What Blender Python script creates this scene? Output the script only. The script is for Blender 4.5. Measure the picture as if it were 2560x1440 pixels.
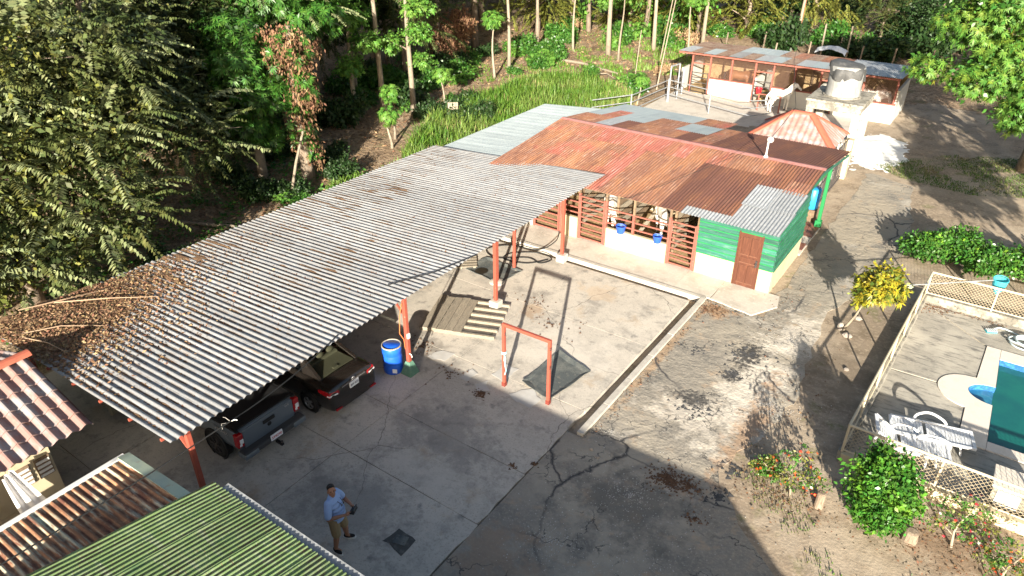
import bpy, bmesh, math, random
import numpy as np
from mathutils import Vector, Matrix, Euler
R = math.radians
rng = np.random.default_rng(7)
rnd = random.Random(11)
for o in list(bpy.data.objects):
    bpy.data.objects.remove(o)
scene = bpy.context.scene
col = scene.collection

# ------------------------------------------------------------------ camera, sky, sun, exposure
cam_d = bpy.data.cameras.new('camera')
cam = bpy.data.objects.new('camera', cam_d)
col.objects.link(cam)
cam_d.sensor_width = 36.0
cam_d.lens = 36.0 * 1780 / 2560
cam_d.clip_start = 0.1
cam_d.clip_end = 1500
cam.location = (0, 0, 12.5)
cam.rotation_euler = (R(60), 0, R(35))
scene.camera = cam

SUN_EL, SUN_AZ = R(16.3), R(116 + 180)          # direction towards the sun, measured from +X
to_sun = Vector((math.cos(SUN_EL) * math.cos(SUN_AZ), math.cos(SUN_EL) * math.sin(SUN_AZ), math.sin(SUN_EL)))
world = bpy.data.worlds.new('World')
scene.world = world
world.use_nodes = True
wn = world.node_tree
wn.nodes.clear()
sky = wn.nodes.new('ShaderNodeTexSky')
sky.sky_type = 'NISHITA'
sky.sun_disc = False
sky.sun_elevation = SUN_EL
sky.sun_rotation = math.atan2(to_sun.x, to_sun.y)
sky.air_density = 1.0
sky.dust_density = 2.6
sky.ozone_density = 0.6
bg = wn.nodes.new('ShaderNodeBackground')
bg.inputs['Strength'].default_value = 0.058
wo = wn.nodes.new('ShaderNodeOutputWorld')
wn.links.new(sky.outputs[0], bg.inputs[0])
wn.links.new(bg.outputs[0], wo.inputs[0])
sun_d = bpy.data.lights.new('sun', 'SUN')
sun_d.energy = 5.0
sun_d.angle = R(0.53)
sun_d.color = (1.0, 0.92, 0.78)
sun = bpy.data.objects.new('sun', sun_d)
col.objects.link(sun)
sun.location = to_sun * 60
sun.rotation_euler = to_sun.to_track_quat('Z', 'Y').to_euler()
vs = scene.view_settings
vs.view_transform = 'Standard'
vs.look = 'None'
vs.gamma = 1.0
vs.exposure = 1.78
vs.use_curve_mapping = False
scene.render.engine = 'CYCLES'
scene.render.resolution_x, scene.render.resolution_y = 1024, 576
scene.cycles.max_bounces = 6
scene.cycles.diffuse_bounces = 3
scene.cycles.transparent_max_bounces = 8

# ------------------------------------------------------------------ tagging helpers
def tag(o, label=None, cat=None, group=None, kind=None):
    if label: o['label'] = label
    if cat: o['category'] = cat
    if group: o['group'] = group
    if kind: o['kind'] = kind
    return o

def thing(name, label, cat, loc=(0, 0, 0), rz=0.0, group=None):
    o = bpy.data.objects.new(name, None)
    o.empty_display_size = 0.2
    col.objects.link(o)
    o.location = loc
    o.rotation_euler = (0, 0, rz)
    return tag(o, label, cat, group)

def link(name, me, m=None, parent=None, loc=None, rot=None):
    o = bpy.data.objects.new(name, me)
    col.objects.link(o)
    if m is not None and len(me.materials) == 0:
        me.materials.append(m)
    if parent: o.parent = parent
    if loc is not None: o.location = loc
    if rot is not None: o.rotation_euler = rot
    return o

def copy_tree(o, parent=None):
    c = o.copy()
    col.objects.link(c)
    if parent is not None: c.parent = parent
    for ch in list(o.children):
        copy_tree(ch, c)
    return c

# ------------------------------------------------------------------ mesh builder
def frame_of(d):
    d = Vector(d).normalized()
    up = Vector((0, 0, 1)) if abs(d.z) < 0.95 else Vector((1, 0, 0))
    a = d.cross(up).normalized()
    b = a.cross(d).normalized()
    return a, b

class MB:
    def __init__(self):
        self.v, self.f = [], []
    def add(self, vs, fs):
        n = len(self.v)
        self.v += [tuple(x) for x in vs]
        self.f += [tuple(i + n for i in f) for f in fs]
        return self
    def box(self, x0, x1, y0, y1, z0, z1):
        v = [(x0, y0, z0), (x1, y0, z0), (x1, y1, z0), (x0, y1, z0), (x0, y0, z1), (x1, y0, z1), (x1, y1, z1), (x0, y1, z1)]
        return self.add(v, [(0, 3, 2, 1), (4, 5, 6, 7), (0, 1, 5, 4), (1, 2, 6, 5), (2, 3, 7, 6), (3, 0, 4, 7)])
    def hexa(self, v):            # 8 points in box order
        return self.add(v, [(0, 3, 2, 1), (4, 5, 6, 7), (0, 1, 5, 4), (1, 2, 6, 5), (2, 3, 7, 6), (3, 0, 4, 7)])
    def bar(self, p, q, w, h, roll=None):
        p, q = Vector(p), Vector(q)
        a, b = frame_of(q - p)
        a, b = a * w / 2, b * h / 2
        return self.hexa([p - a - b, p + a - b, q + a - b, q - a - b, p - a + b, p + a + b, q + a + b, q - a + b])
    def tube(self, pts, r, n=8, cap=True):
        pts = [Vector(p) for p in pts]
        rs = r if isinstance(r, (list, tuple)) else [r] * len(pts)
        vs, fs = [], []
        a = None
        for i, p in enumerate(pts):
            d = pts[min(i + 1, len(pts) - 1)] - pts[max(i - 1, 0)]
            if a is None:
                a, b = frame_of(d)
            else:
                dn = d.normalized()
                a = (a - dn * a.dot(dn)).normalized()
                b = a.cross(dn).normalized()
            for k in range(n):
                t = 2 * math.pi * k / n
                vs.append(p + (a * math.cos(t) + b * math.sin(t)) * rs[i])
        for i in range(len(pts) - 1):
            for k in range(n):
                k2 = (k + 1) % n
                fs.append((i * n + k, i * n + k2, (i + 1) * n + k2, (i + 1) * n + k))
        if cap:
            fs.append(tuple(range(n - 1, -1, -1)))
            m = (len(pts) - 1) * n
            fs.append(tuple(m + k for k in range(n)))
        return self.add(vs, fs)
    def lathe(self, prof, n=20, c=(0, 0, 0), cap=True):
        vs, fs = [], []
        for r, z in prof:
            for k in range(n):
                t = 2 * math.pi * k / n
                vs.append((c[0] + r * math.cos(t), c[1] + r * math.sin(t), c[2] + z))
        for i in range(len(prof) - 1):
            for k in range(n):
                k2 = (k + 1) % n
                fs.append((i * n + k, i * n + k2, (i + 1) * n + k2, (i + 1) * n + k))
        if cap:
            fs.append(tuple(range(n - 1, -1, -1)))
            m = (len(prof) - 1) * n
            fs.append(tuple(m + k for k in range(n)))
        return self.add(vs, fs)
    def ell(self, c, r, n=10, m=7, rot=None):
        vs, fs = [], []
        rot = rot or Matrix.Identity(3)
        for i in range(m + 1):
            ph = math.pi * i / m
            for k in range(n):
                t = 2 * math.pi * k / n
                q = rot @ Vector((r[0] * math.sin(ph) * math.cos(t), r[1] * math.sin(ph) * math.sin(t), r[2] * math.cos(ph)))
                vs.append(Vector(c) + q)
        for i in range(m):
            for k in range(n):
                k2 = (k + 1) % n
                fs.append((i * n + k, (i + 1) * n + k, (i + 1) * n + k2, i * n + k2))
        return self.add(vs, fs)
    def prism(self, poly, z0, z1):
        n = len(poly)
        vs = [(x, y, z0) for x, y in poly] + [(x, y, z1) for x, y in poly]
        fs = [tuple(range(n - 1, -1, -1)), tuple(range(n, 2 * n))]
        fs += [(i, (i + 1) % n, n + (i + 1) % n, n + i) for i in range(n)]
        return self.add(vs, fs)
    def quad(self, a, b, c, d):
        return self.add([a, b, c, d], [(0, 1, 2, 3)])
    def mesh(self, name, smooth=False):
        me = bpy.data.meshes.new(name)
        me.from_pydata(self.v, [], self.f)
        if smooth:
            me.polygons.foreach_set('use_smooth', [True] * len(me.polygons))
        me.update()
        return me
    def build(self, name, m, parent=None, loc=None, rot=None, smooth=False, bevel=0.0):
        o = link(name, self.mesh(name, smooth), m, parent, loc, rot)
        if bevel:
            b = o.modifiers.new('bevel', 'BEVEL')
            b.width = bevel
            b.segments = 2
            b.limit_method = 'ANGLE'
        return o

def np_mesh(name, verts, faces, smooth=False):
    """fast mesh from numpy arrays; faces (n,3) or (n,4)"""
    me = bpy.data.meshes.new(name)
    k = faces.shape[1]
    me.vertices.add(len(verts))
    me.vertices.foreach_set('co', np.ascontiguousarray(verts, dtype=np.float32).ravel())
    me.loops.add(faces.size)
    me.loops.foreach_set('vertex_index', np.ascontiguousarray(faces, dtype=np.int32).ravel())
    me.polygons.add(len(faces))
    me.polygons.foreach_set('loop_start', np.arange(0, faces.size, k, dtype=np.int32))
    me.polygons.foreach_set('loop_total', np.full(len(faces), k, dtype=np.int32))
    if smooth:
        me.polygons.foreach_set('use_smooth', [True] * len(faces))
    me.update(calc_edges=True)
    return me

def text_mesh(s, size, name='lettering', depth=0.002):
    cu = bpy.data.curves.new(name, 'FONT')
    cu.body = s
    cu.size = size
    cu.align_x = 'CENTER'
    cu.align_y = 'CENTER'
    cu.extrude = depth
    t = bpy.data.objects.new(name, cu)
    col.objects.link(t)
    bpy.context.view_layer.update()
    me = bpy.data.meshes.new_from_object(t.evaluated_get(bpy.context.evaluated_depsgraph_get()))
    bpy.data.objects.remove(t)
    return me

# ------------------------------------------------------------------ materials
def mat(name, base, rough=0.75, metal=0.0, layers=(), bump=None, coord='Object', var=0.0, spec=0.4, transl=0.0, coat=0.0, island=0.0, huev=0.0, trough=None):
    """layers: (scale, colour, lo, hi[, stretch[, kind]]) laid over the base through noise; bump: (scale, strength)"""
    m = bpy.data.materials.new(name)
    m.use_nodes = True
    nt = m.node_tree
    N, L = nt.nodes, nt.links
    N.clear()
    out = N.new('ShaderNodeOutputMaterial')
    bs = N.new('ShaderNodeBsdfPrincipled')
    bs.inputs['Roughness'].default_value = rough
    bs.inputs['Metallic'].default_value = metal
    bs.inputs['Specular IOR Level'].default_value = spec
    bs.inputs['Coat Weight'].default_value = coat
    if coord == 'World':
        g = N.new('ShaderNodeNewGeometry'); vec = g.outputs['Position']
    else:
        tc = N.new('ShaderNodeTexCoord')
        oi = N.new('ShaderNodeObjectInfo')
        mu = N.new('ShaderNodeMath'); mu.operation = 'MULTIPLY'; mu.inputs[1].default_value = 83.0
        L.new(oi.outputs['Random'], mu.inputs[0])
        ad = N.new('ShaderNodeVectorMath'); ad.operation = 'ADD'
        L.new(tc.outputs['Object'], ad.inputs[0]); L.new(mu.outputs[0], ad.inputs[1])
        vec = ad.outputs[0]
    rgb = N.new('ShaderNodeRGB'); rgb.outputs[0].default_value = (*base, 1)
    cur = rgb.outputs[0]
    for ly in layers:
        sc, c2, lo, hi = ly[:4]
        st = ly[4] if len(ly) > 4 and ly[4] and len(ly[4]) == 3 else (1, 1, 1)
        kind = ly[5] if len(ly) > 5 else 'noise'
        mp = N.new('ShaderNodeMapping'); mp.inputs['Scale'].default_value = st
        L.new(vec, mp.inputs['Vector'])
        if kind == 'spot':                              # a stain of its own shape: (noise scale, colour, rx, ry, (cx, cy), 'spot', strength)
            mp.inputs['Scale'].default_value = (1, 1, 1)
            sxy = N.new('ShaderNodeMapping'); sxy.vector_type = 'TEXTURE'
            sxy.inputs['Location'].default_value = (ly[4][0], ly[4][1], 0); sxy.inputs['Scale'].default_value = (lo, hi, 1e6)
            L.new(vec, sxy.inputs['Vector'])
            ln = N.new('ShaderNodeVectorMath'); ln.operation = 'LENGTH'; L.new(sxy.outputs[0], ln.inputs[0])
            nz = N.new('ShaderNodeTexNoise'); nz.inputs['Scale'].default_value = sc; nz.inputs['Detail'].default_value = 7; nz.inputs['Roughness'].default_value = .7
            L.new(vec, nz.inputs['Vector'])
            r1 = N.new('ShaderNodeMapRange'); r1.inputs[1].default_value = .3; r1.inputs[2].default_value = .7; r1.inputs[3].default_value = -.9; r1.inputs[4].default_value = .9
            L.new(nz.outputs[0], r1.inputs[0])
            ad2 = N.new('ShaderNodeMath'); ad2.operation = 'ADD'; L.new(ln.outputs['Value'], ad2.inputs[0]); L.new(r1.outputs[0], ad2.inputs[1])
            r2 = N.new('ShaderNodeMapRange'); r2.inputs[1].default_value = 1.05; r2.inputs[2].default_value = .45; r2.inputs[4].default_value = ly[6] if len(ly) > 6 else .8
            L.new(ad2.outputs[0], r2.inputs[0])
            fac = r2.outputs[0]
        elif kind == 'crack':
            nz = N.new('ShaderNodeTexNoise'); nz.inputs['Scale'].default_value = sc * 2.2; nz.inputs['Detail'].default_value = 4
            L.new(mp.outputs[0], nz.inputs['Vector'])
            mx = N.new('ShaderNodeMix'); mx.data_type = 'VECTOR'; mx.inputs[0].default_value = 0.42
            L.new(mp.outputs[0], mx.inputs[4]); L.new(nz.outputs['Color'], mx.inputs[5])
            vo = N.new('ShaderNodeTexVoronoi'); vo.feature = 'DISTANCE_TO_EDGE'; vo.inputs['Scale'].default_value = sc
            L.new(mx.outputs[1], vo.inputs['Vector'])
            r1 = N.new('ShaderNodeMapRange'); r1.inputs[1].default_value = hi; r1.inputs[2].default_value = lo
            L.new(vo.outputs['Distance'], r1.inputs[0])
            n2 = N.new('ShaderNodeTexNoise'); n2.inputs['Scale'].default_value = sc * 0.45; n2.inputs['Detail'].default_value = 2
            L.new(vec, n2.inputs['Vector'])
            r2 = N.new('ShaderNodeMapRange'); r2.inputs[1].default_value = 0.5; r2.inputs[2].default_value = 0.58
            L.new(n2.outputs[0], r2.inputs[0])
            ml = N.new('ShaderNodeMath'); ml.operation = 'MULTIPLY'
            L.new(r1.outputs[0], ml.inputs[0]); L.new(r2.outputs[0], ml.inputs[1])
            fac = ml.outputs[0]
        else:
            if kind == 'voro':
                nz = N.new('ShaderNodeTexVoronoi'); nz.inputs['Scale'].default_value = sc; so = nz.outputs['Distance']
            else:
                nz = N.new('ShaderNodeTexNoise'); nz.inputs['Scale'].default_value = sc
                nz.inputs['Detail'].default_value = 6; nz.inputs['Roughness'].default_value = 0.62; so = nz.outputs[0]
            L.new(mp.outputs[0], nz.inputs['Vector'])
            mr = N.new('ShaderNodeMapRange'); mr.inputs[1].default_value = lo; mr.inputs[2].default_value = hi
            L.new(so, mr.inputs[0])
            fac = mr.outputs[0]
        mx = N.new('ShaderNodeMix'); mx.data_type = 'RGBA'
        L.new(fac, mx.inputs[0]); L.new(cur, mx.inputs[6]); mx.inputs[7].default_value = (*c2, 1)
        cur = mx.outputs[2]
    if trough:
        c2, zlo, zhi, amt = trough                     # grime lying in the furrows of a ribbed sheet
        t2 = N.new('ShaderNodeTexCoord'); sx = N.new('ShaderNodeSeparateXYZ'); L.new(t2.outputs['Object'], sx.inputs[0])
        mr = N.new('ShaderNodeMapRange'); mr.inputs[1].default_value = zhi; mr.inputs[2].default_value = zlo; mr.inputs[4].default_value = amt
        L.new(sx.outputs['Z'], mr.inputs[0])
        nz = N.new('ShaderNodeTexNoise'); nz.inputs['Scale'].default_value = 3.5; nz.inputs['Detail'].default_value = 5; L.new(vec, nz.inputs['Vector'])
        r3 = N.new('ShaderNodeMapRange'); r3.inputs[1].default_value = .38; r3.inputs[2].default_value = .6; L.new(nz.outputs[0], r3.inputs[0])
        ml = N.new('ShaderNodeMath'); ml.operation = 'MULTIPLY'; L.new(mr.outputs[0], ml.inputs[0]); L.new(r3.outputs[0], ml.inputs[1])
        mx = N.new('ShaderNodeMix'); mx.data_type = 'RGBA'; L.new(ml.outputs[0], mx.inputs[0]); L.new(cur, mx.inputs[6]); mx.inputs[7].default_value = (*c2, 1)
        cur = mx.outputs[2]
    if var or island:
        hs = N.new('ShaderNodeHueSaturation')
        if island:
            src = N.new('ShaderNodeNewGeometry').outputs['Random Per Island']
        else:
            src = N.new('ShaderNodeObjectInfo').outputs['Random']
        amt = island or var
        r = N.new('ShaderNodeMapRange'); r.inputs[3].default_value = 1 - amt; r.inputs[4].default_value = 1 + amt
        L.new(src, r.inputs[0]); L.new(r.outputs[0], hs.inputs['Value'])
        if huev:
            wnz = N.new('ShaderNodeTexWhiteNoise'); wnz.noise_dimensions = '1D'
            L.new(src, wnz.inputs['W'])
            r2 = N.new('ShaderNodeMapRange'); r2.inputs[3].default_value = 0.5 - huev; r2.inputs[4].default_value = 0.5 + huev
            L.new(wnz.outputs[0], r2.inputs[0]); L.new(r2.outputs[0], hs.inputs['Hue'])
        L.new(cur, hs.inputs['Color'])
        cur = hs.outputs[0]
    L.new(cur, bs.inputs['Base Color'])
    if bump:
        for i, (bsc, bst) in enumerate([bump] if not isinstance(bump[0], tuple) else bump):
            nz = N.new('ShaderNodeTexNoise'); nz.inputs['Scale'].default_value = bsc; nz.inputs['Detail'].default_value = 5
            L.new(vec, nz.inputs['Vector'])
            bp = N.new('ShaderNodeBump'); bp.inputs['Strength'].default_value = min(1, bst * 10); bp.inputs['Distance'].default_value = bst
            L.new(nz.outputs[0], bp.inputs['Height'])
            if i: L.new(prev.outputs[0], bp.inputs['Normal'])
            prev = bp
        L.new(prev.outputs[0], bs.inputs['Normal'])
    sh = bs.outputs[0]
    if transl:
        tr = N.new('ShaderNodeBsdfTranslucent'); L.new(cur, tr.inputs[0])
        ms = N.new('ShaderNodeMixShader'); ms.inputs[0].default_value = transl
        L.new(sh, ms.inputs[1]); L.new(tr.outputs[0], ms.inputs[2]); sh = ms.outputs[0]
    L.new(sh, out.inputs[0])
    return m

M = {}
M['concrete'] = mat('yard concrete', (.43, .39, .335), .9, layers=[(.35, (.52, .47, .4), .42, .62), (1.1, (.3, .275, .24), .5, .66), (5, (.5, .455, .39), .5, .72), (2.6, (.22, .205, .185), .56, .72), (24, (.2, .185, .165), .54, .76), (.7, (.36, .27, .18), .6, .76), (48, (.6, .55, .48), .6, .74), (1.2, (.2, .19, .175), 1.6, 1.2, (-9.4, 10.4), 'spot', .55), (1.3, (.19, .18, .165), 1.6, 1.0, (-9.8, 7.4), 'spot', .55), (1.6, (.5, .46, .4), 1.4, .5, (-9, 9.2), 'spot', .5), (1.4, (.5, .38, .26), .9, .6, (-9.8, 19.3), 'spot', .5), (1.8, (.33, .22, .13), .5, .5, (-11, 16.9), 'spot', .6), (1.5, (.17, .15, .13), 1.0, .8, (-12.9, 13.2), 'spot', .6), (1.2, (.58, .53, .46), 2.0, 1.2, (-9, 15.6), 'spot', .5), (.42, (.1, .09, .08), .0, .0028, None, 'crack')], bump=[(30, .018), (4, .025)], coord='World')
M['patch'] = mat('fresh cement', (.46, .445, .42), .9, layers=[(3, (.4, .38, .35), .4, .7)], bump=(14, .006), coord='World')
M['curb'] = mat('kerb concrete', (.45, .42, .37), .9, layers=[(3, (.34, .31, .27), .45, .7), (18, (.3, .28, .25), .55, .8)], bump=(18, .01), coord='World')
M['walk'] = mat('walkway concrete', (.5, .455, .395), .92, layers=[(1.2, (.39, .35, .3), .45, .65), (9, (.58, .53, .47), .5, .75), (30, (.24, .22, .2), .58, .8)], bump=[(28, .02), (6, .02)], coord='World')
M['asphalt'] = mat('broken asphalt', (.24, .215, .18), .95, layers=[(.3, (.36, .315, .25), .44, .6), (1.1, (.16, .148, .13), .5, .68), (.55, (.52, .47, .4), .58, .74), (1.6, (.38, .28, .19), .58, .72), (14, (.33, .295, .24), .5, .72), (45, (.6, .58, .54), .66, .74), (1.2, (.62, .56, .47), .9, 3.2, (-3.7, 17.0), 'spot', .75), (1.6, (.6, .54, .46), .8, 1.6, (-3.3, 20.6), 'spot', .6), (1.5, (.58, .52, .44), 1.3, .8, (-4.6, 14.9), 'spot', .6), (2, (.36, .23, .14), .4, 2.6, (-3.15, 15.2), 'spot', .7), (2.5, (.34, .21, .12), .7, .45, (-6.0, 20.35), 'spot', .8), (2.2, (.33, .22, .13), .16, 3.5, (-6.38, 16.8), 'spot', .7), (1.4, (.1, .095, .085), 1.5, 1.2, (-4.6, 11), 'spot', .6), (1.8, (.3, .2, .13), 1.2, .9, (-6.3, 8.2), 'spot', .5), (1.1, (.34, .29, .22), 2.2, 4, (-3.5, 30), 'spot', .6), (.5, (.035, .035, .04), .0, .016, None, 'crack'), (1.9, (.05, .05, .05), .0, .03, None, 'crack'), (7, (.02, .02, .022), .45, .9, (-4.25, 18.5), 'spot', .9), (8, (.02, .02, .022), .3, .35, (-4.3, 17.2), 'spot', .9), (7, (.025, .025, .027), .7, .35, (-4.7, 15.6), 'spot', .8), (7, (.02, .02, .022), .3, .7, (-2.95, 13.3), 'spot', .8)], bump=[(3.5, .06), (13, .035), (45, .02)], coord='World')
M['dirt'] = mat('dry earth', (.27, .21, .15), .97, layers=[(.25, (.38, .31, .23), .42, .6), (1.4, (.19, .145, .1), .48, .66), (.8, (.15, .15, .06), .6, .7), (9, (.42, .34, .25), .5, .72), (30, (.17, .12, .08), .55, .75), (70, (.45, .39, .31), .66, .72), (1.3, (.17, .13, .09), 1.2, 1.6, (-1.6, 19), 'spot', .6), (1.5, (.4, .33, .25), 1.5, .8, (-.5, 12.4), 'spot', .6), (1.6, (.2, .13, .08), 1.3, .7, (1.6, 13.9), 'spot', .6)], bump=[(2.5, .045), (14, .03)], coord='World')
M['litter'] = mat('forest floor', (.33, .235, .15), .97, layers=[(.2, (.48, .37, .25), .45, .6), (.6, (.075, .1, .03), .55, .66), (4, (.13, .08, .045), .42, .62), (14, (.36, .26, .16), .5, .68), (40, (.1, .06, .035), .5, .7), (60, (.42, .3, .18), .64, .7)], bump=[(6, .12), (25, .06)], coord='World')
M['lime'] = mat('spilled white lime', (.74, .74, .72), .95, layers=[(2.5, (.6, .58, .53), .58, .75)], bump=(12, .03), coord='World')
M['tilefloor'] = mat('terracotta floor tile', (.2, .085, .055), .6, var=.2)
M['zinc'] = mat('weathered zinc sheet', (.29, .295, .3), .5, .1, layers=[(2, (.235, .24, .25), .45, .7), (30, (.38, .385, .39), .5, .7), (1.4, (.26, .2, .15), .62, .76, (.4, 3, 1))], var=.13, trough=((.17, .12, .085), -.012, .006, .75))
M['zincblue'] = mat('blue grey zinc sheet', (.3, .345, .36), .55, .1, layers=[(1.2, (.26, .3, .32), .45, .7), (2.2, (.36, .25, .2), .69, .75, (.6, 4, 1))], var=.05)
M['zincdull'] = mat('dull galvanised sheet', (.3, .315, .33), .5, .15, layers=[(6, (.37, .385, .4), .45, .62), (30, (.24, .25, .26), .5, .7)], var=.1)
M['rust'] = mat('rusted red sheet', (.245, .115, .074), .85, .05, layers=[(.8, (.34, .155, .08), .44, .6, (1.6, .5, 1)), (2.2, (.15, .064, .046), .52, .7, (3, .45, 1)), (.55, (.38, .1, .072), .56, .68), (4, (.42, .24, .155), .55, .68, (7, .25, 1)), (7, (.54, .41, .35), .58, .7, (9, .22, 1)), (30, (.1, .042, .032), .56, .74)], var=.1, coord='World')
M['rustred'] = mat('faded red sheet', (.35, .115, .085), .8, .05, layers=[(.8, (.29, .125, .072), .45, .6, (2, .5, 1)), (4, (.5, .29, .25), .52, .68, (7, .25, 1)), (2.4, (.15, .06, .042), .54, .7, (4, .5, 1))], var=.08, coord='World')
M['rustdark'] = mat('dark rusted sheet', (.145, .062, .045), .85, .05, layers=[(1.0, (.21, .09, .05), .46, .62, (2, .4, 1)), (4, (.36, .2, .12), .62, .7, (9, .25, 1)), (20, (.09, .042, .034), .5, .7)], var=.1, coord='World')
M['rustdust'] = mat('dusty rusted sheet', (.22, .15, .11), .9, .05, layers=[(1.2, (.16, .085, .06), .46, .62), (5, (.3, .25, .2), .5, .7), (30, (.12, .08, .055), .55, .74)], var=.12, coord='World')
M['rustgreen'] = mat('rusted pale green sheet', (.3, .15, .08), .85, .05, layers=[(2.2, (.14, .055, .035), .48, .62, (.6, 3, 1)), (3, (.42, .4, .3), .5, .64, (.5, 4, 1)), (12, (.45, .27, .14), .56, .72), (1, (.34, .4, .32), .6, .68, (.3, 4, 1))], var=.25, trough=((.1, .045, .03), -.016, .004, .85))
M['palegreen'] = mat('pale green flashing', (.42, .5, .38), .7, .1, layers=[(4, (.34, .2, .11), .6, .72), (1.5, (.3, .4, .36), .45, .65)])
M['greensheet'] = mat('green painted sheet', (.18, .27, .1), .65, .05, layers=[(2.4, (.23, .31, .14), .45, .62), (1.2, (.3, .34, .22), .54, .68, (3, .4, 1)), (8, (.42, .43, .33), .58, .72, (6, .4, 1)), (6, (.24, .14, .07), .6, .72, (6, .7, 1)), (1, (.1, .19, .08), .58, .72)], var=.14, trough=((.16, .085, .05), -.014, .002, .85))
M['whitepaint'] = mat('white painted metal', (.58, .58, .56), .5, layers=[(6, (.6, .58, .54), .6, .75)])
M['redsteel'] = mat('red oxide painted steel', (.3, .068, .042), .6, layers=[(5, (.24, .06, .04), .5, .7), (16, (.2, .07, .05), .64, .75), (11, (.5, .2, .15), .66, .78)], bump=(40, .002))
M['redrail'] = mat('faded red rail paint', (.25, .082, .06), .7, layers=[(9, (.17, .06, .045), .5, .68), (20, (.45, .25, .2), .62, .75)])
M['redcap'] = mat('terracotta ridge cap', (.36, .1, .06), .65, layers=[(6, (.3, .08, .05), .5, .7), (30, (.3, .12, .08), .66, .78)])
M['pinkcap'] = mat('faded pink ridge cap', (.38, .18, .16), .7, layers=[(5, (.31, .11, .09), .5, .68), (14, (.46, .32, .29), .58, .75)])
M['tilesheet'] = mat('faded clay tile sheet', (.25, .15, .13), .7, layers=[(1.5, (.25, .235, .24), .46, .6, (1, 2, 1)), (7, (.29, .19, .165), .5, .72), (40, (.3, .18, .15), .62, .78)], var=.12)
M['greenwood'] = mat('green painted board', (.012, .085, .058), .75, layers=[(2, (.025, .12, .092), .42, .62, (.4, 1, 6)), (5, (.09, .17, .14), .54, .7, (.3, 1, 4)), (14, (.13, .15, .12), .62, .74), (1.5, (.008, .1, .04), .58, .7)], var=.35, bump=(30, .003))
M['greenpost'] = mat('bright green post', (.01, .17, .05), .6, layers=[(9, (.3, .5, .35), .68, .78)])
M['cream'] = mat('cream plaster', (.47, .4, .27), .9, layers=[(1.4, (.42, .355, .235), .48, .68), (4, (.3, .25, .17), .58, .74), (.8, (.52, .48, .39), .58, .72)], bump=(20, .006))
M['white'] = mat('white plaster', (.5, .48, .43), .9, layers=[(1.2, (.42, .385, .325), .55, .72), (5, (.42, .38, .31), .66, .8)], bump=(16, .008))
M['stained'] = mat('mould stained concrete', (.3, .28, .235), .93, layers=[(2.5, (.15, .14, .118), .44, .6), (8, (.055, .052, .045), .53, .68), (1, (.4, .375, .325), .55, .7)], bump=(14, .02))
M['roofleaf'] = mat('matted dry leaves', (.15, .085, .045), .95, layers=[(9, (.22, .13, .07), .45, .6), (26, (.09, .05, .028), .48, .62), (40, (.33, .22, .12), .58, .68)], bump=[(22, .05), (60, .03)], coord='World')
M['tank'] = mat('grey cement tank', (.21, .213, .21), .85, layers=[(2, (.31, .31, .3), .45, .62, (3, 3, .6)), (5, (.15, .15, .145), .52, .68, (4, 4, .5)), (3, (.35, .29, .2), .66, .78)], bump=(12, .012))
M['tarp'] = mat('black plastic tarp', (.05, .051, .052), .65, layers=[(3, (.1, .1, .1), .5, .72), (6, (.22, .22, .22), .66, .78)], bump=[(5, .05), (18, .02)], spec=.6)
M['blacktrim'] = mat('black plastic', (.012, .012, .013), .5)
M['wood'] = mat('weathered timber', (.25, .215, .165), .9, layers=[(3, (.18, .155, .12), .45, .65, (6, 1, 6)), (14, (.42, .36, .28), .55, .72, (4, 1, 4))], var=.12, bump=(30, .006))
M['darkwood'] = mat('dark old timber', (.16, .11, .07), .9, layers=[(5, (.24, .18, .11), .5, .7), (14, (.07, .05, .035), .55, .72)], var=.2, bump=(20, .008))
M['door'] = mat('varnished brown door', (.085, .03, .017), .5, layers=[(3, (.12, .045, .025), .48, .66, (5, 5, .7)), (8, (.18, .09, .055), .64, .76, (5, 5, .6)), (18, (.1, .035, .02), .58, .75, (4, 4, .6))], bump=(26, .003))
M['doorlight'] = mat('worn door mould', (.17, .08, .05), .6)
M['straw'] = mat('straw bedding', (.36, .25, .13), .97, layers=[(6, (.25, .17, .085), .45, .65), (24, (.5, .38, .22), .55, .72)], bump=[(14, .06), (40, .03)])
M['bluebarrel'] = mat('blue drum plastic', (.012, .09, .55), .38, layers=[(3, (.015, .12, .62), .45, .65), (20, (.06, .16, .55), .65, .8)], spec=.5)
M['bluebucket'] = mat('blue bucket plastic', (.02, .08, .42), .45)
M['redbucket'] = mat('red bucket plastic', (.62, .012, .02), .45)
M['dirtywater'] = mat('drum lid grime', (.33, .3, .24), .85, layers=[(14, (.18, .15, .11), .5, .66), (40, (.5, .46, .38), .6, .72)])
M['mat'] = mat('black rubber mat', (.075, .085, .085), .85, layers=[(2, (.15, .155, .14), .45, .66), (7, (.22, .2, .165), .58, .74), (25, (.04, .045, .045), .55, .7)], bump=(16, .012))
M['rope'] = mat('pale blue rope', (.3, .6, .62), .8)
M['cable'] = mat('black cable', (.015, .015, .015), .6)
M['greycable'] = mat('grey cable', (.3, .28, .26), .6)
M['galv'] = mat('galvanised pipe', (.24, .25, .26), .5, .2, layers=[(8, (.4, .41, .42), .5, .7)])
M['darksteel'] = mat('dark iron bar', (.05, .045, .045), .6, .2)
M['creampipe'] = mat('cream painted pipe', (.5, .43, .31), .6, layers=[(7, (.38, .28, .18), .6, .75)])
M['meshwire'] = mat('cream painted wire', (.4, .33, .22), .65)
M['rustwire'] = mat('rusty wire mesh', (.13, .075, .058), .75, .1)
M['whiteplastic'] = mat('white lounger plastic', (.62, .63, .64), .35, spec=.5)
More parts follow.
